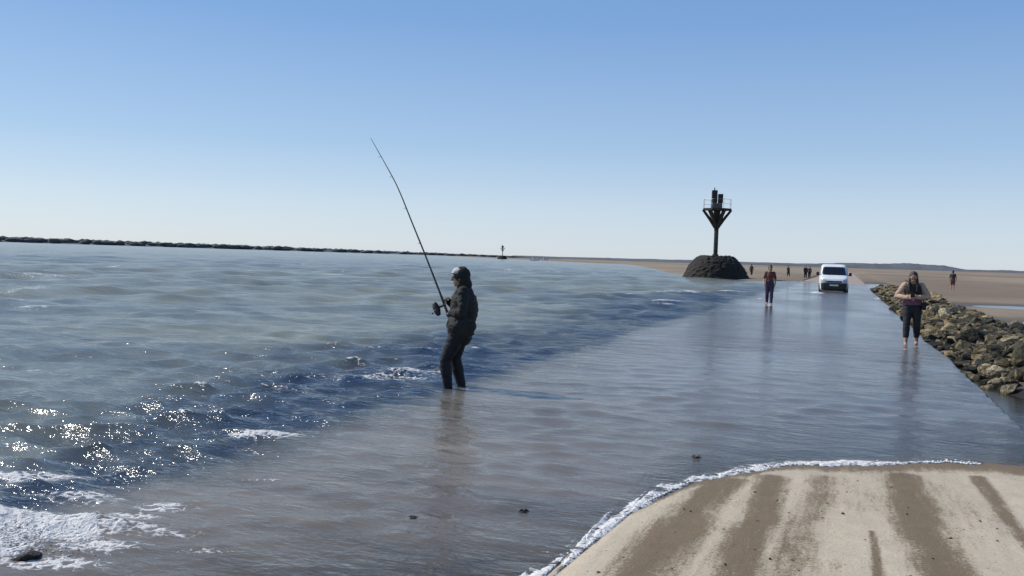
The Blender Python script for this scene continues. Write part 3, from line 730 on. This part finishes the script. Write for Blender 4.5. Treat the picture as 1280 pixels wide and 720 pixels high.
# local +x is picture left when facing the camera
J = pose(ankL=(-.115, -.10, .10), ankR=(.10, .14, .085), kneeL=(-.11, .06, .49), kneeR=(.10, .10, .49), pel=(0, 0, .92), wst=(0, .0, 1.05), chest=(0, .015, 1.26), neck=(0, .055, 1.415), head=(0, .125, 1.53),
         shL=(-.165, .02, 1.355), shR=(.165, .02, 1.355), elL=(-.325, .02, 1.115), elR=(.335, .02, 1.10), wrL=(-.095, .205, 1.09), wrR=(.085, .205, 1.08))
wf = Vector((0, .85, -.5)).normalized(); wu = Vector((0, .5, .86)).normalized()
wk = person('barefoot person in tan top and black leggings walking with head bowed beside the rocks', wp, wh, J,
            {'L': ((.55, .75, .15), (.6, -.35, .1), .7), 'R': ((-.55, .75, .15), (-.6, -.35, .1), .7)}, wf, wu, 1.0, .008)
bm = bmesh.new(); rows(bm, torso_rings(J, .022, .2, 1.0, .03)); tube(bm, [J['shL'], J['shR']], .058, 14, True)
for s in 'LR': arm(bm, J, s, .016, .95)
fuse('top', bm, M['beige'], wk, .009, 4, .010, 12)
bm = bmesh.new(); rows(bm, torso_rings(J, .031, .40, .92)); fuse('waistcoat', bm, M['vest'], wk, .010, 3, .006, 12)
bm = bmesh.new(); rows(bm, torso_rings(J, .034, .1, .40, .04)); fuse('shirt_tail', bm, M['mauve'], wk, .010, 3, .010, 14)
bm = bmesh.new(); rows(bm, torso_rings(J, .018, 0, .3))
for s in 'LR': leg(bm, J, s, .013, .82, False)
ell(bm, J['pel'] + Vector((0, 0, -.12)), (.155, .115, .10)); fuse('leggings', bm, M['black_cloth'], wk, .009, 3, .006, 14)
skull_cap('hair', J, wf, wu, M['hair'], wk, .008, 0, .12)
bm = bmesh.new()
for s_ in (-1, 1): tube(bm, [J['head'] + Vector((.07 * s_, -.02, .02)), J['head'] + Vector((.085 * s_, .02, -.12)), J['head'] + Vector((.075 * s_, .06, -.30))], [.024, .026, .012], 10, True)
fuse('hair_lock', bm, M['hair'], wk, .009, 3, .006, 26)
ph = empty('mobile_phone', wp + Matrix.Rotation(wh, 3, 'Z') @ Vector((0, .295, 1.12)), wh)
tag(ph, 'small dark phone held in both hands by the barefoot walker', 'phone')
bm = bmesh.new(); box(bm, (0, 0, 0), (.078, .010, .15), Matrix.Rotation(-.9, 3, 'X'), .004); obj('case', bm, M['plastic'], ph, True)
bm = bmesh.new(); box(bm, (0, -.0046, .0036), (.068, .002, .138), Matrix.Rotation(-.9, 3, 'X')); obj('screen', bm, M['glass'], ph)
bgp = wp + Matrix.Rotation(wh, 3, 'Z') @ Vector((-.235, .0, .90))
bg = empty('shoulder_bag', bgp, wh); tag(bg, 'black bag hanging at the hip of the barefoot walker', 'bag')
bm = bmesh.new(); box(bm, (0, 0, 0), (.09, .24, .17), None, .03); obj('pouch', bm, M['black_cloth'], bg, True)
bm = bmesh.new(); box(bm, (-.047, 0, .045), (.012, .235, .10), None, .005); obj('flap', bm, M['plastic'], bg, True)
bm = bmesh.new(); tube(bm, [(0, .05, .07), (.06, .165, .26), (.20, .185, .42), (.36, .12, .54), (.40, .02, .56), (.33, -.08, .52), (.18, -.135, .38), (.05, -.14, .22), (0, -.05, .07)], .011, 6); obj('strap', bm, M['black_cloth'], bg, True)

# --- smaller people further down the road
def small_person(label, loc, rz, J, top, bottom, hairm, leglen=.97, sleeve=.95, scale=1.0, voxel=.014, back=.0, skirt=False, hooded=False):
    p = person(label, loc, rz, J, {'L': ((0, .1, -1), (1, 0, 0), .3), 'R': ((0, .1, -1), (-1, 0, 0), .3)}, Vector((0, 1, 0)), UPV, scale, voxel)
    bm = bmesh.new(); rows(bm, torso_rings(J, .014, .15, 1.0, .05)); tube(bm, [J['shL'], J['shR']], .058, 12, True)
    for s in 'LR': arm(bm, J, s, .010, sleeve)
    fuse('top', bm, M[top], p, voxel, 3, .008, 12)
    bm = bmesh.new(); rows(bm, torso_rings(J, .02, 0, .3))
    for s in 'LR': leg(bm, J, s, .017, leglen, False)
    ell(bm, J['pel'] + Vector((0, 0, -.12)), (.16, .12, .11)); fuse('trousers', bm, M[bottom], p, voxel, 3, .006, 12)
    skull_cap('hair', J, Vector((0, 1, 0)), UPV, M[hairm], p, .016, 0, back, voxel)
    return p
def facing(p, target):
    d = target - p; return math.atan2(d.y, d.x) - math.pi / 2
walk = lambda a=.16: pose(ankL=(-.09, a, .09), ankR=(.09, -a, .11), kneeL=(-.09, a * .8, .49), kneeR=(.09, .03, .48), elL=(-.235, -.09, 1.13), wrL=(-.23, -.03, .90), elR=(.235, .03, 1.13), wrR=(.22, .16, .93))
p = pix(961, 381, -.05); small_person('person in dark red top and plum trousers wading past the beacon mound', p, facing(p, CAM), walk(.1), 'red_cloth', 'plum', 'brown_hair', 1.0, .5, .99, .011, .16)
p = pix(939, 345.6, 0.0); small_person('person in navy at the right foot of the dark beacon mound', p, facing(p, CAM) + 2.6, walk(.12), 'navy', 'black_cloth', 'hair', 1.0, .95, 1.0)
p = pix(985, 347.2, 0.0); small_person('person in grey top between the red-topped wader and the dark-clothed pair', p, facing(p, CAM) + .6, walk(.2), 'grey_cloth', 'black_cloth', 'hair', .6, .95, .98)
p = pix(1006.5, 348.8, 0.0); small_person('person in black clothes beside the white van, left one of a pair', p, facing(p, CAM) + .2, walk(.12), 'black_cloth', 'black_cloth', 'hair', 1.0, .95, 1.02)
p = pix(1011.5, 348.6, 0.0); small_person('person in brown jacket beside the white van, right one of a pair', p, facing(p, CAM) - .2, walk(.1), 'brown', 'black_cloth', 'hair', 1.0, .95, .97)
p = pix(1190.5, 362.3, 0.0); p.z = float(ground_z(np.array([p.x]), np.array([p.y]))[0]); small_person('person in navy top and red shorts standing alone on the sand beyond the rocks', p, facing(p, CAM) + 2.9, pose(), 'navy', 'red_cloth', 'hair', .42, .5, 1.0)

# ------------------------------------------------------------------ white van
vp = pix(1040.5, 366, -0.07); vp.z = -0.075
vroot = empty('white_van', vp + Vector((0, 1.9, 0)), R(2.0)); vroot.scale = (1.07, 1.05, 1.05)
tag(vroot, 'white van driving towards the camera through water on the road', 'van')
LV = [(.13, -1.90, 1.92, .76), (.20, -1.99, 1.99, .83), (.45, -2.03, 2.01, .85), (.65, -2.04, 2.02, .865), (.84, -1.99, 2.02, .865), (.95, -1.90, 2.02, .86), (1.03, -1.62, 2.02, .85), (1.10, -1.22, 2.02, .84),
      (1.25, -1.08, 2.01, .825), (1.45, -.90, 1.99, .80), (1.62, -.74, 1.96, .765), (1.72, -.60, 1.93, .735), (1.79, -.40, 1.89, .68), (1.825, -.1, 1.82, .58), (1.835, .3, 1.5, .35)]
def vlev(z): return [float(np.interp(z, [l[0] for l in LV], [l[i] for l in LV])) for i in (1, 2, 3)]
NEX = 7.0
def vfront(x, z):
    yf, yr, w = vlev(z); yc = (yf + yr) / 2; return yc - (yc - yf) * max(1 - abs(x / w) ** NEX, 0) ** (1 / NEX)
bm = bmesh.new(); nn = 64; prev = None
zs = [l[0] for l in LV]; zz = []
for a, b in zip(zs[:-1], zs[1:]): zz += [a, (a + b) / 2]
zz.append(zs[-1])
for z in zz:
    yf, yr, w = vlev(z); yc = (yf + yr) / 2; hy = (yr - yf) / 2; ring = []
    for k in range(nn):
        t = 2 * math.pi * (k + .5) / nn; c, s = math.cos(t), math.sin(t)
        ring.append(bm.verts.new((w * math.copysign(abs(c) ** (2 / NEX), c), yc + hy * math.copysign(abs(s) ** (2 / NEX), s), z)))
    if prev:
        for k in range(nn): bm.faces.new((prev[k], prev[(k + 1) % nn], ring[(k + 1) % nn], ring[k]))
    else: bm.faces.new(list(reversed(ring)))
    prev = ring
bm.faces.new(prev)
obj('body', bm, M['van_paint'], vroot, True)
def patch(name, x0, x1, z0, z1, mat, off=.006, parent=vroot, nx_=14, nz_=8, x0t=None, x1t=None, thick=.012):
    bm = bmesh.new(); x0t = x0 if x0t is None else x0t; x1t = x1 if x1t is None else x1t; G = []
    for i in range(nz_ + 1):
        z = z0 + (z1 - z0) * i / nz_; a = x0 + (x0t - x0) * i / nz_; b = x1 + (x1t - x1) * i / nz_
        G.append([bm.verts.new((a + (b - a) * j / nx_, vfront(a + (b - a) * j / nx_, z) - off, z)) for j in range(nx_ + 1)])
    for i in range(nz_):
        for j in range(nx_): bm.faces.new((G[i][j], G[i][j + 1], G[i + 1][j + 1], G[i + 1][j]))
    bmesh.ops.recalc_face_normals(bm, faces=bm.faces)
    bmesh.ops.solidify(bm, geom=bm.faces[:], thickness=thick)
    return obj(name, bm, mat, parent, True)
patch('windscreen', -.735, .735, 1.14, 1.66, M['glass'], .010, x0t=-.64, x1t=.64)
patch('bumper', -.825, .825, .14, .64, M['plastic'], .02, nx_=24)
patch('grille', -.46, .46, .66, .77, M['plastic'], .008)
patch('number_plate', -.26, .26, .44, .54, M['plate'], .030)
for s in (-1, 1):
    patch('headlight', *sorted((s * .50, s * .80)), .67, .86, M['lens'], .010)
    bm = bmesh.new(); box(bm, (s * .97, -.98, 1.20), (.18, .10, .22), None, .03); box(bm, (s * .87, -.96, 1.14), (.10, .05, .05)); obj('mirror', bm, M['plastic'], vroot, True)
    for yy in (-1.22, 1.30):
        bm = bmesh.new(); tube(bm, [(s * .66, yy, .31), (s * .68, yy, .31), (s * .84, yy, .31), (s * .868, yy, .31)], [.27, .31, .31, .27], 28); w_ = obj('wheel', bm, M['tyre'], vroot, True)
        bm = bmesh.new(); tube(bm, [(s * .862, yy, .31), (s * .876, yy, .31)], [.20, .17], 20); obj('rim', bm, M['metal'], w_)
    # side windows on the cab, set just proud of the flank
    bm = bmesh.new(); v = [bm.verts.new((s * (vlev(z)[2] + .004), y, z)) for y, z in ((-.86, 1.16), (-.05, 1.16), (-.05, 1.60), (-.48, 1.60))]; bm.faces.new(v)
    bmesh.ops.solidify(bm, geom=bm.faces[:], thickness=.008); obj('side_window', bm, M['glass'], vroot)
bm = bmesh.new()
for x in (-.35, .25):
    pts = [(x + .5 * t, vfront(x + .5 * t, 1.15 + .06 * t) - .022, 1.15 + .06 * t) for t in np.linspace(0, 1, 5)]; tube(bm, pts, .008, 6)
obj('wiper', bm, M['plastic'], vroot)

# ------------------------------------------------------------------ refuge beacon on its mound
M['stone_dark'] = simple('weedy_dark_stone', (0.019, 0.015, 0.012), 0.9, (0.010, 0.0095, 0.007), .8, 0.3, bscale=5)
bc = pix(893, 348.5); bdir = Vector((bc.x, bc.y, 0)).normalized(); bc = bc + bdir * 2.6; bc.z = -0.25
def mound(label, loc, rad=3.65, h=2.75, seed=1):
    bm = bmesh.new(); na, nr_ = 120, 40; G = []
    for i in range(nr_ + 1):
        t = i / nr_; row = []
        for k in range(na):
            a = 2 * math.pi * k / na; r = rad * (1.0 - .62 * t ** 1.15) * (1 + .04 * math.sin(3 * a + seed)); z = h * math.sin(t * math.pi / 2) ** .95
            v = Vector((r * math.cos(a), r * math.sin(a), z))
            n1_ = noise.cell(Vector((v.x * 2.6 + .3 * noise.noise(v * 2), v.y * 2.6, v.z * 2.6 + seed))); n2_ = noise.noise(v * 3.1 + Vector((seed, 0, 0)))
            v *= 1 + .016 * n1_ + .028 * n2_
            row.append(bm.verts.new(v))
        G.append(row)
    for i in range(nr_):
        for k in range(na): bm.faces.new((G[i][k], G[i][(k + 1) % na], G[i + 1][(k + 1) % na], G[i + 1][k]))
    bm.faces.new(G[-1]); bm.faces.new(list(reversed(G[0])))
    o = obj('stone_mound', bm, M['stone_dark'], None, False); o.location = loc
    return tag(o, label, 'mound')
def beacon(label, loc):
    root = empty('refuge_beacon', loc, R(12)); tag(root, label, 'beacon')
    H0, HP, HT = 0.0, 5.30, 7.25
    bm = bmesh.new(); tube(bm, [(0, 0, -.5), (0, 0, .35), (0, 0, .36), (0, 0, HP - .1)], [.34, .34, .23, .21], 12); obj('post', bm, M['post'], root, False)
    bm = bmesh.new(); ob = []
    for k in range(8):
        a = R(45 * k + 22.5); ob.append((1.62 * math.cos(a), 1.62 * math.sin(a)))
    lo = [bm.verts.new((x, y, HP - .12)) for x, y in ob]; hi = [bm.verts.new((x, y, HP + .06)) for x, y in ob]
    bm.faces.new(list(reversed(lo))); bm.faces.new(hi)
    for k in range(8): bm.faces.new((lo[k], lo[(k + 1) % 8], hi[(k + 1) % 8], hi[k]))
    obj('platform', bm, M['timber'], root)
    for k in range(6):
        a = R(60 * k); c, s = math.cos(a), math.sin(a); bm = bmesh.new()
        tube(bm, [(.15 * c, .15 * s, HP - 2.0), (.75 * c, .75 * s, HP - 1.1), (1.52 * c, 1.52 * s, HP - .08)], [.20, .18, .15], 6); obj('brace', bm, M['timber'], root)
    bm = bmesh.new(); tube(bm, [(.0, .0, HP - 2.35), (0, 0, HP - 1.2), (0, 0, HP - .1)], [.24, .34, .38], 8); obj('collar', bm, M['timber'], root)
    rail = bmesh.new()
    for k in range(8): tube(rail, [(ob[k][0] * .95, ob[k][1] * .95, HP + .05), (ob[k][0] * .95, ob[k][1] * .95, HP + 1.05)], .018, 6)
    for zc in (.55, 1.05):
        pts = [(ob[k % 8][0] * .95, ob[k % 8][1] * .95, HP + zc) for k in range(9)]; tube(rail, pts, .016, 6)
    obj('railing', rail, M['rail'], root)
    for (x, w, z0, z1) in ((-.33, .58, .70, HT - HP + .10), (.32, .50, .70, HT - HP - .30)):
        bm = bmesh.new(); box(bm, (x, 0, HP + (z0 + z1) / 2), (w, .9, z1 - z0), None, .03); obj('shelter_panel', bm, M['timber'], root)
    bm = bmesh.new(); box(bm, (-.06, 0, HP + .34), (1.15, .7, .64), None, .02); obj('shelter_base', bm, M['timber_pale'], root)
    bm = bmesh.new(); tube(bm, [(-.34, 0, HT + .05), (-.34, 0, HT + .42)], .05, 8); obj('topmark', bm, M['timber'], root)
    bm = bmesh.new()
    for s in (-.2, .2): tube(bm, [(s, -.30, .0), (s, -.30, HP)], .022, 6)
    for k in range(17): tube(bm, [(-.2, -.30, .25 + .29 * k), (.2, -.30, .25 + .29 * k)], .016, 6)
    obj('ladder', bm, M['timber'], root)
    return root
mound('dark weedy stone mound under the tall beacon beside the road', bc)
bk = beacon('tall dark wooden refuge beacon with braced platform near the white van', bc + Vector((0, 0, 2.55)))
b2 = pix(628, 322.2, 0); b2 = Vector((b2.x, b2.y, 0)).normalized() * 620; b2.z = -.3
m2 = mound('tiny far mound on the open water before the wooded shore', b2, seed=4)
b2o = copy_tree(bk); b2o.location = b2 + Vector((0, 0, 2.55)); b2o.rotation_euler.z = R(50)
tag(b2o, 'tiny far beacon on the open water, seen in front of the wooded shore', 'beacon')

# ------------------------------------------------------------------ two small boats far out
def boat(label, px, dist, L_=4.6):
    p = ray(px, 322); p = Vector((p.x, p.y, 0)).normalized() * dist
    root = empty('motorboat', p, fhead + math.pi / 2 + .3); tag(root, label, 'boat', None)
    bm = bmesh.new(); G = []
    for i in range(13):
        t = i / 12; x = (t - .5) * L_; w = .85 * (1 - max(0, (t - .45) / .55) ** 2.2) + .01; G.append([bm.verts.new((x, y, z)) for y, z in ((-w, .75 + .25 * t), (-w * .85, .1), (0, -.25), (w * .85, .1), (w, .75 + .25 * t))])
    for a, b in zip(G[:-1], G[1:]):
        for k in range(4): bm.faces.new((a[k], a[k + 1], b[k + 1], b[k]))
        bm.faces.new((a[0], b[0], b[4], a[4]))
    bm.faces.new(G[0]); bm.faces.new(list(reversed(G[-1]))); bmesh.ops.recalc_face_normals(bm, faces=bm.faces)
    obj('hull', bm, M['boat'], root)
    bm = bmesh.new(); box(bm, (.2, 0, 1.25), (1.5, 1.1, .95), None, .12); obj('cabin', bm, M['boat'], root, True)
    bm = bmesh.new(); box(bm, (.2, 0, 1.42), (1.52, 1.12, .34), None, .02); obj('window', bm, M['glass'], root)
    bm = bmesh.new(); box(bm, (-L_ / 2 - .2, 0, .75), (.4, .4, .9), None, .06); obj('outboard_motor', bm, M['plastic'], root)
boat('small white motorboat right of the far beacon, the nearer of two', 668, 520, 5.6)
boat('smaller white motorboat farther right on the water by the far shore', 681, 600, 4.2)

# ------------------------------------------------------------------ rocks
def rock_mat(name, light, mid, weed):
    m, nt, N, L = new_mat(name)
    out = N.new('ShaderNodeOutputMaterial'); p = N.new('ShaderNodeBsdfPrincipled'); L.new(p.outputs[0], out.inputs[0])
    tc = N.new('ShaderNodeTexCoord'); oi = N.new('ShaderNodeObjectInfo')
    ad = N.new('ShaderNodeVectorMath'); ad.operation = 'MULTIPLY_ADD'; ad.inputs[1].default_value = (1, 1, 1)
    cb = N.new('ShaderNodeCombineXYZ'); ml = N.new('ShaderNodeMath'); ml.operation = 'MULTIPLY'; ml.inputs[1].default_value = 40
    L.new(oi.outputs['Random'], ml.inputs[0]); L.new(ml.outputs[0], cb.inputs[0]); L.new(tc.outputs['Object'], ad.inputs[0]); L.new(cb.outputs[0], ad.inputs[2])
    n1 = N.new('ShaderNodeTexNoise'); n1.inputs['Scale'].default_value = 1.6; n1.inputs['Detail'].default_value = 7; n1.inputs['Roughness'].default_value = .7; L.new(ad.outputs[0], n1.inputs['Vector'])
    a2 = N.new('ShaderNodeMath'); a2.operation = 'MULTIPLY_ADD'; a2.inputs[1].default_value = .36; L.new(oi.outputs['Random'], a2.inputs[0])
    a3 = N.new('ShaderNodeMath'); a3.operation = 'SUBTRACT'; a3.inputs[1].default_value = .18; L.new(n1.outputs['Fac'], a3.inputs[0]); L.new(a3.outputs[0], a2.inputs[2])
    cr = N.new('ShaderNodeValToRGB'); e = cr.color_ramp.elements; e[0].position = .40; e[0].color = (*weed, 1); e[1].position = .68; e[1].color = (*light, 1)
    k = e.new(.54); k.color = (*mid, 1)
    L.new(a2.outputs[0], cr.inputs[0]); L.new(cr.outputs[0], p.inputs['Base Color']); p.inputs['Roughness'].default_value = .8
    n2 = N.new('ShaderNodeTexNoise'); n2.inputs['Scale'].default_value = 6; n2.inputs['Detail'].default_value = 8; L.new(ad.outputs[0], n2.inputs['Vector'])
    b = N.new('ShaderNodeBump'); b.inputs['Strength'].default_value = .7; b.inputs['Distance'].default_value = .12; L.new(n2.outputs['Fac'], b.inputs['Height']); L.new(b.outputs[0], p.inputs['Normal'])
    return m
M['rock'] = rock_mat('weedy_rock', (0.31, 0.235, 0.12), (0.070, 0.056, 0.022), (0.012, 0.012, 0.005))
M['rock_pale'] = rock_mat('pale_rock', (0.46, 0.38, 0.24), (0.25, 0.20, 0.115), (0.03, 0.027, 0.014))
M['rock_dark'] = rock_mat('dark_wet_rock', (0.075, 0.06, 0.045), (0.03, 0.024, 0.02), (0.010, 0.009, 0.008))
def rock_mesh(seed, sub=3):
    r_ = random.Random(seed * 7 + 1); bm = bmesh.new()
    for _ in range(15 if sub > 2 else 11):
        v = Vector((r_.gauss(0, 1), r_.gauss(0, 1), r_.gauss(0, 1))).normalized() * r_.uniform(.72, 1.12); bm.verts.new((v.x * 1.2, v.y * .9, v.z * .72))
    res = bmesh.ops.convex_hull(bm, input=bm.verts[:])
    bmesh.ops.delete(bm, geom=[v for v in bm.verts if not v.link_faces], context='VERTS')
    if sub > 2:
        bmesh.ops.bevel(bm, geom=bm.edges[:], offset=.055, segments=1, affect='EDGES', profile=.5)
        bmesh.ops.subdivide_edges(bm, edges=bm.edges[:], cuts=1, use_grid_fill=True); bmesh.ops.triangulate(bm, faces=bm.faces[:])
        for v in bm.verts: v.co *= 1 + .07 * noise.noise(v.co * 2.6 + Vector((seed * 3.1, 0, 0)))
    me = bpy.data.meshes.new('rock'); bm.to_mesh(me); bm.free()
    return me
RM = [rock_mesh(s) for s in range(9)]
RP = []
for me_ in RM:
    me_.materials.append(M['rock']); c_ = me_.copy(); c_.materials.clear(); c_.materials.append(M['rock_pale']); RP.append(c_)
rr = random.Random(21); cand = []
tries = 0
cells = {}
while len(cand) < 2300 and tries < 90000:
    tries += 1
    y = 12.8 + (78 - 12.8) * rr.random() ** 1.25; x = rr.uniform(1.82 + .3 * rr.random(), 4.7)
    s = rr.uniform(.07, .15) * (1.0 + 1.3 * rr.random() ** 5) * (1 + .25 * min(1, (y - 12) / 40))
    b = float(bank_h(np.array([x]), np.array([y]))[0])
    if b < .02 and rr.random() > .22: continue
    if y < 15 and x < 2.2 + (15 - y) * .35: continue
    key = (int(x / .5), int(y / .5)); ok = True
    for i in (-1, 0, 1):
        for j in (-1, 0, 1):
            for (x2, y2, s2) in cells.get((key[0] + i, key[1] + j), ()):
                if (x - x2) ** 2 + (y - y2) ** 2 < (.60 * (s + s2)) ** 2: ok = False
    if not ok: continue
    cells.setdefault(key, []).append((x, y, s)); z = float(ground_z(np.array([x]), np.array([y]))[0])
    cand.append((s / math.hypot(x, y), x, y, z, s))
def inview(x, y, z):
    v = CR.transposed() @ (Vector((x, y, z)) - CAM)
    return v.z < 0 and abs(v.x / v.z) < 640 / F * 1.06
vis = sorted([c for c in cand if inview(c[1], c[2], c[3])], reverse=True); rest = vis[290:] + [c for c in cand if not inview(c[1], c[2], c[3])]
for i, (q_, x, y, z, s) in enumerate(vis[:290]):
    pale = rr.random() < .10
    o = bpy.data.objects.new('rock', (RP if pale else RM)[rr.randrange(9)]); COL.objects.link(o)
    o.location = (x, y, z + s * rr.uniform(.15, .5)); o.rotation_euler = (rr.uniform(-.5, .5), rr.uniform(-.5, .5), rr.uniform(0, 6.3)); o.scale = (s * rr.uniform(.85, 1.25), s * rr.uniform(.85, 1.2), s * rr.uniform(.8, 1.15))
    if pale: tag(o, 'pale bare rock in the bank along the right edge of the road', 'rock', 'pale rocks of the bank beside the road')
    else: tag(o, 'olive weed covered rock in the bank along the right edge of the road', 'rock', 'weedy rocks of the bank beside the road')
lowr = [rock_mesh(s, 2) for s in range(6)]
bm = bmesh.new()
for (q_, x, y, z, s) in rest:
    n0 = len(bm.verts); bm.from_mesh(lowr[rr.randrange(6)]); bm.verts.ensure_lookup_table()
    mt = Matrix.Translation((x, y, z + s * rr.uniform(.15, .5))) @ Matrix.Rotation(rr.uniform(0, 6.3), 4, 'Z') @ Matrix.Rotation(rr.uniform(-.5, .5), 4, 'X') @ Matrix.Diagonal((s, s, s, 1))
    bmesh.ops.transform(bm, matrix=mt, verts=bm.verts[n0:])
M['rubble'] = simple('weedy_rubble', (0.27, 0.205, 0.105), .85, (0.018, 0.018, 0.008), 3.2, .5, bscale=9, lo=.42, hi=.66)
tag(obj('rock_rubble', bm, M['rubble'], None, False), 'far stretch of small weedy rocks running along the road', 'rubble', kind='stuff')

def lone_rock(label, px, py, s, mat, zoff=0.0, flat=.8, mi=0, z=0.0):
    me_ = RM[mi].copy(); me_.materials.clear(); me_.materials.append(mat); p = pix(px, py, z)
    o = bpy.data.objects.new('rock', me_); COL.objects.link(o); o.location = (p.x, p.y, p.z + zoff); o.scale = (s, s * .85, s * flat); o.rotation_euler = (rr.uniform(-.3, .3), rr.uniform(-.3, .3), rr.uniform(0, 6))
    return tag(o, label, 'rock')
lone_rock('dark wet rock showing through the foam at the bottom left corner', 34, 696, .085, M['rock_dark'], 0.0, .7, 2)
lone_rock('pale flat stone at the right kerb of the road, near the rock bank start', 1107, 371, .30, M['rock_pale'], .0, .55, 3)
def weed(label, px, py, s):
    p = pix(px, py, 0); bm = bmesh.new(); r_ = random.Random(int(px))
    for k in range(26):
        a = r_.uniform(0, 6.28); l = s * r_.uniform(.5, 1.2)
        pts = [Vector((0, 0, 0)), Vector((math.cos(a) * l * .5, math.sin(a) * l * .5, s * r_.uniform(.1, .4))), Vector((math.cos(a + .4) * l, math.sin(a + .4) * l, r_.uniform(-.01, .01)))]
        tube(bm, pts, [s * .12, s * .10, s * .03], 5)
    o = obj('seaweed_clump', bm, M['rock_dark'], None, True); o.location = p; return tag(o, label, 'seaweed')
weed('small dark seaweed clump in shallows just beyond the sand edge', 870, 572, .045)
weed('small dark seaweed clump in the brown shallows at bottom, nearest the sea', 517, 648, .035)
weed('small dark seaweed clump in the brown shallows at bottom, nearest the sand', 655, 639, .035)

# loose grit and small stones lying on the dry road
bm = bmesh.new(); r_ = random.Random(8); k = 0
while k < 150:
    x = r_.uniform(-2.6, 1.8); y = r_.uniform(3.6, 7.4)
    if waterline(np.array([x]))[0] - y < .1: continue
    k += 1; z = float(road_z(np.array([x]), np.array([y]))[0]); sz = .0035 + .010 * r_.random() ** 3; n0 = len(bm.verts)
    bm.from_mesh(lowr[r_.randrange(6)]); bm.verts.ensure_lookup_table()
    bmesh.ops.transform(bm, matrix=Matrix.Translation((x, y, z + sz * .2)) @ Matrix.Rotation(r_.uniform(0, 6.3), 4, 'Z') @ Matrix.Diagonal((sz, sz, sz, 1)), verts=bm.verts[n0:])
tag(obj('grit', bm, M['rubble'], None, False), 'loose grit and small stones on the sandy road', 'grit', kind='stuff')

# spray and bubbles standing up from the broken water
def bubbles(name, spots, seed, lab):
    bm = bmesh.new(); r_ = random.Random(seed); unit = bmesh.new(); bmesh.ops.create_icosphere(unit, subdivisions=1, radius=1.0); mu = bpy.data.meshes.new('u'); unit.to_mesh(mu); unit.free()
    for (p, s) in spots:
        n0 = len(bm.verts); bm.from_mesh(mu); bm.verts.ensure_lookup_table()
        bmesh.ops.transform(bm, matrix=Matrix.Translation(p) @ Matrix.Rotation(r_.uniform(0, 3), 4, 'Z') @ Matrix.Diagonal((s * r_.uniform(.8, 1.6), s, s * .6, 1)), verts=bm.verts[n0:])
    return tag(obj(name, bm, M['foam'], None, True), lab, 'foam', kind='stuff')
M['foam'] = simple('white_foam', (.78, .77, .75), .9)
sp = []
r_ = random.Random(3)
for k in range(1600):
    x = r_.uniform(-2.6, 1.15); w = float(waterline(np.array([x]))[0]); n_ = noise.noise(Vector((x * 2.6, 3, 1)))
    if n_ < -.1 and r_.random() < .85: continue
    sp.append((Vector((x, w + .02 + abs(r_.gauss(0, .035 + .07 * max(0, n_))), .004)), r_.uniform(.003, .011)))
for k in range(420):
    px = abs(r_.gauss(0, 60)); py = 664 + r_.gauss(0, 13) + .12 * px
    if px > 130 or py > 712: continue
    p = pix(px, py); sp.append((Vector((p.x, p.y, r_.uniform(0, .03))), r_.uniform(.003, .009)))
bubbles('sea_foam', sp, 4, 'white foam where the sea breaks along the sand and rocks')

# ------------------------------------------------------------------ light and sky
SUN_AZ = YAW + R(66); SUN_EL = R(43)              # azimuth measured from +Y towards -X
to_sun = Vector((-math.sin(SUN_AZ) * math.cos(SUN_EL), math.cos(SUN_AZ) * math.cos(SUN_EL), math.sin(SUN_EL)))
sl = bpy.data.lights.new('sun', 'SUN'); so = bpy.data.objects.new('sun', sl); COL.objects.link(so)
sl.energy = 3.9; sl.angle = R(0.53); sl.color = (1.0, 0.95, 0.87)
so.rotation_euler = to_sun.to_track_quat('Z', 'Y').to_euler()
w = bpy.data.worlds.new('World'); sc.world = w; w.use_nodes = True
nt = w.node_tree; nt.nodes.clear()
bgn = nt.nodes.new('ShaderNodeBackground'); wo = nt.nodes.new('ShaderNodeOutputWorld'); sky = nt.nodes.new('ShaderNodeTexSky')
sky.sky_type = 'NISHITA'; sky.sun_disc = False; sky.sun_elevation = SUN_EL; sky.sun_rotation = -SUN_AZ
sky.altitude = 0; sky.air_density = 1.0; sky.dust_density = 0.25; sky.ozone_density = 4.0
# clear pale-horizon sky: the physical sky evened out with a blue dome that whitens towards the horizon
tcw = nt.nodes.new('ShaderNodeTexCoord'); sx = nt.nodes.new('ShaderNodeSeparateXYZ'); nt.links.new(tcw.outputs['Generated'], sx.inputs[0])
crw = nt.nodes.new('ShaderNodeValToRGB'); nt.links.new(sx.outputs[2], crw.inputs[0])
SK = [(0.0, (.56, .635, .73)), (.05, (.51, .61, .74)), (.12, (.34, .49, .70)), (.25, (.185, .345, .63)), (.55, (.085, .20, .48)), (1.0, (.05, .13, .36))]
el_ = crw.color_ramp.elements
el_[0].position = 0; el_[1].position = 1
for p_, c_ in SK[1:-1]: el_.new(p_)
for e_, (p_, c_) in zip(sorted(el_, key=lambda e: e.position), SK): e_.color = (*[v / 0.12 * .95 for v in c_], 1)
mxw = nt.nodes.new('ShaderNodeMixRGB'); mxw.inputs[0].default_value = .78
nt.links.new(sky.outputs[0], mxw.inputs[1]); nt.links.new(crw.outputs[0], mxw.inputs[2])
nt.links.new(mxw.outputs[0], bgn.inputs[0]); nt.links.new(bgn.outputs[0], wo.inputs[0]); bgn.inputs[1].default_value = 0.12
sc.view_settings.view_transform = 'Standard'; sc.view_settings.look = 'None'; sc.view_settings.gamma = 1; sc.view_settings.exposure = 0.2
sc.render.engine = 'CYCLES'
sc.cycles.use_denoising = True
sc.cycles.max_bounces = 6; sc.cycles.transparent_max_bounces = 8
sc.cycles.sample_clamp_indirect = 4.0
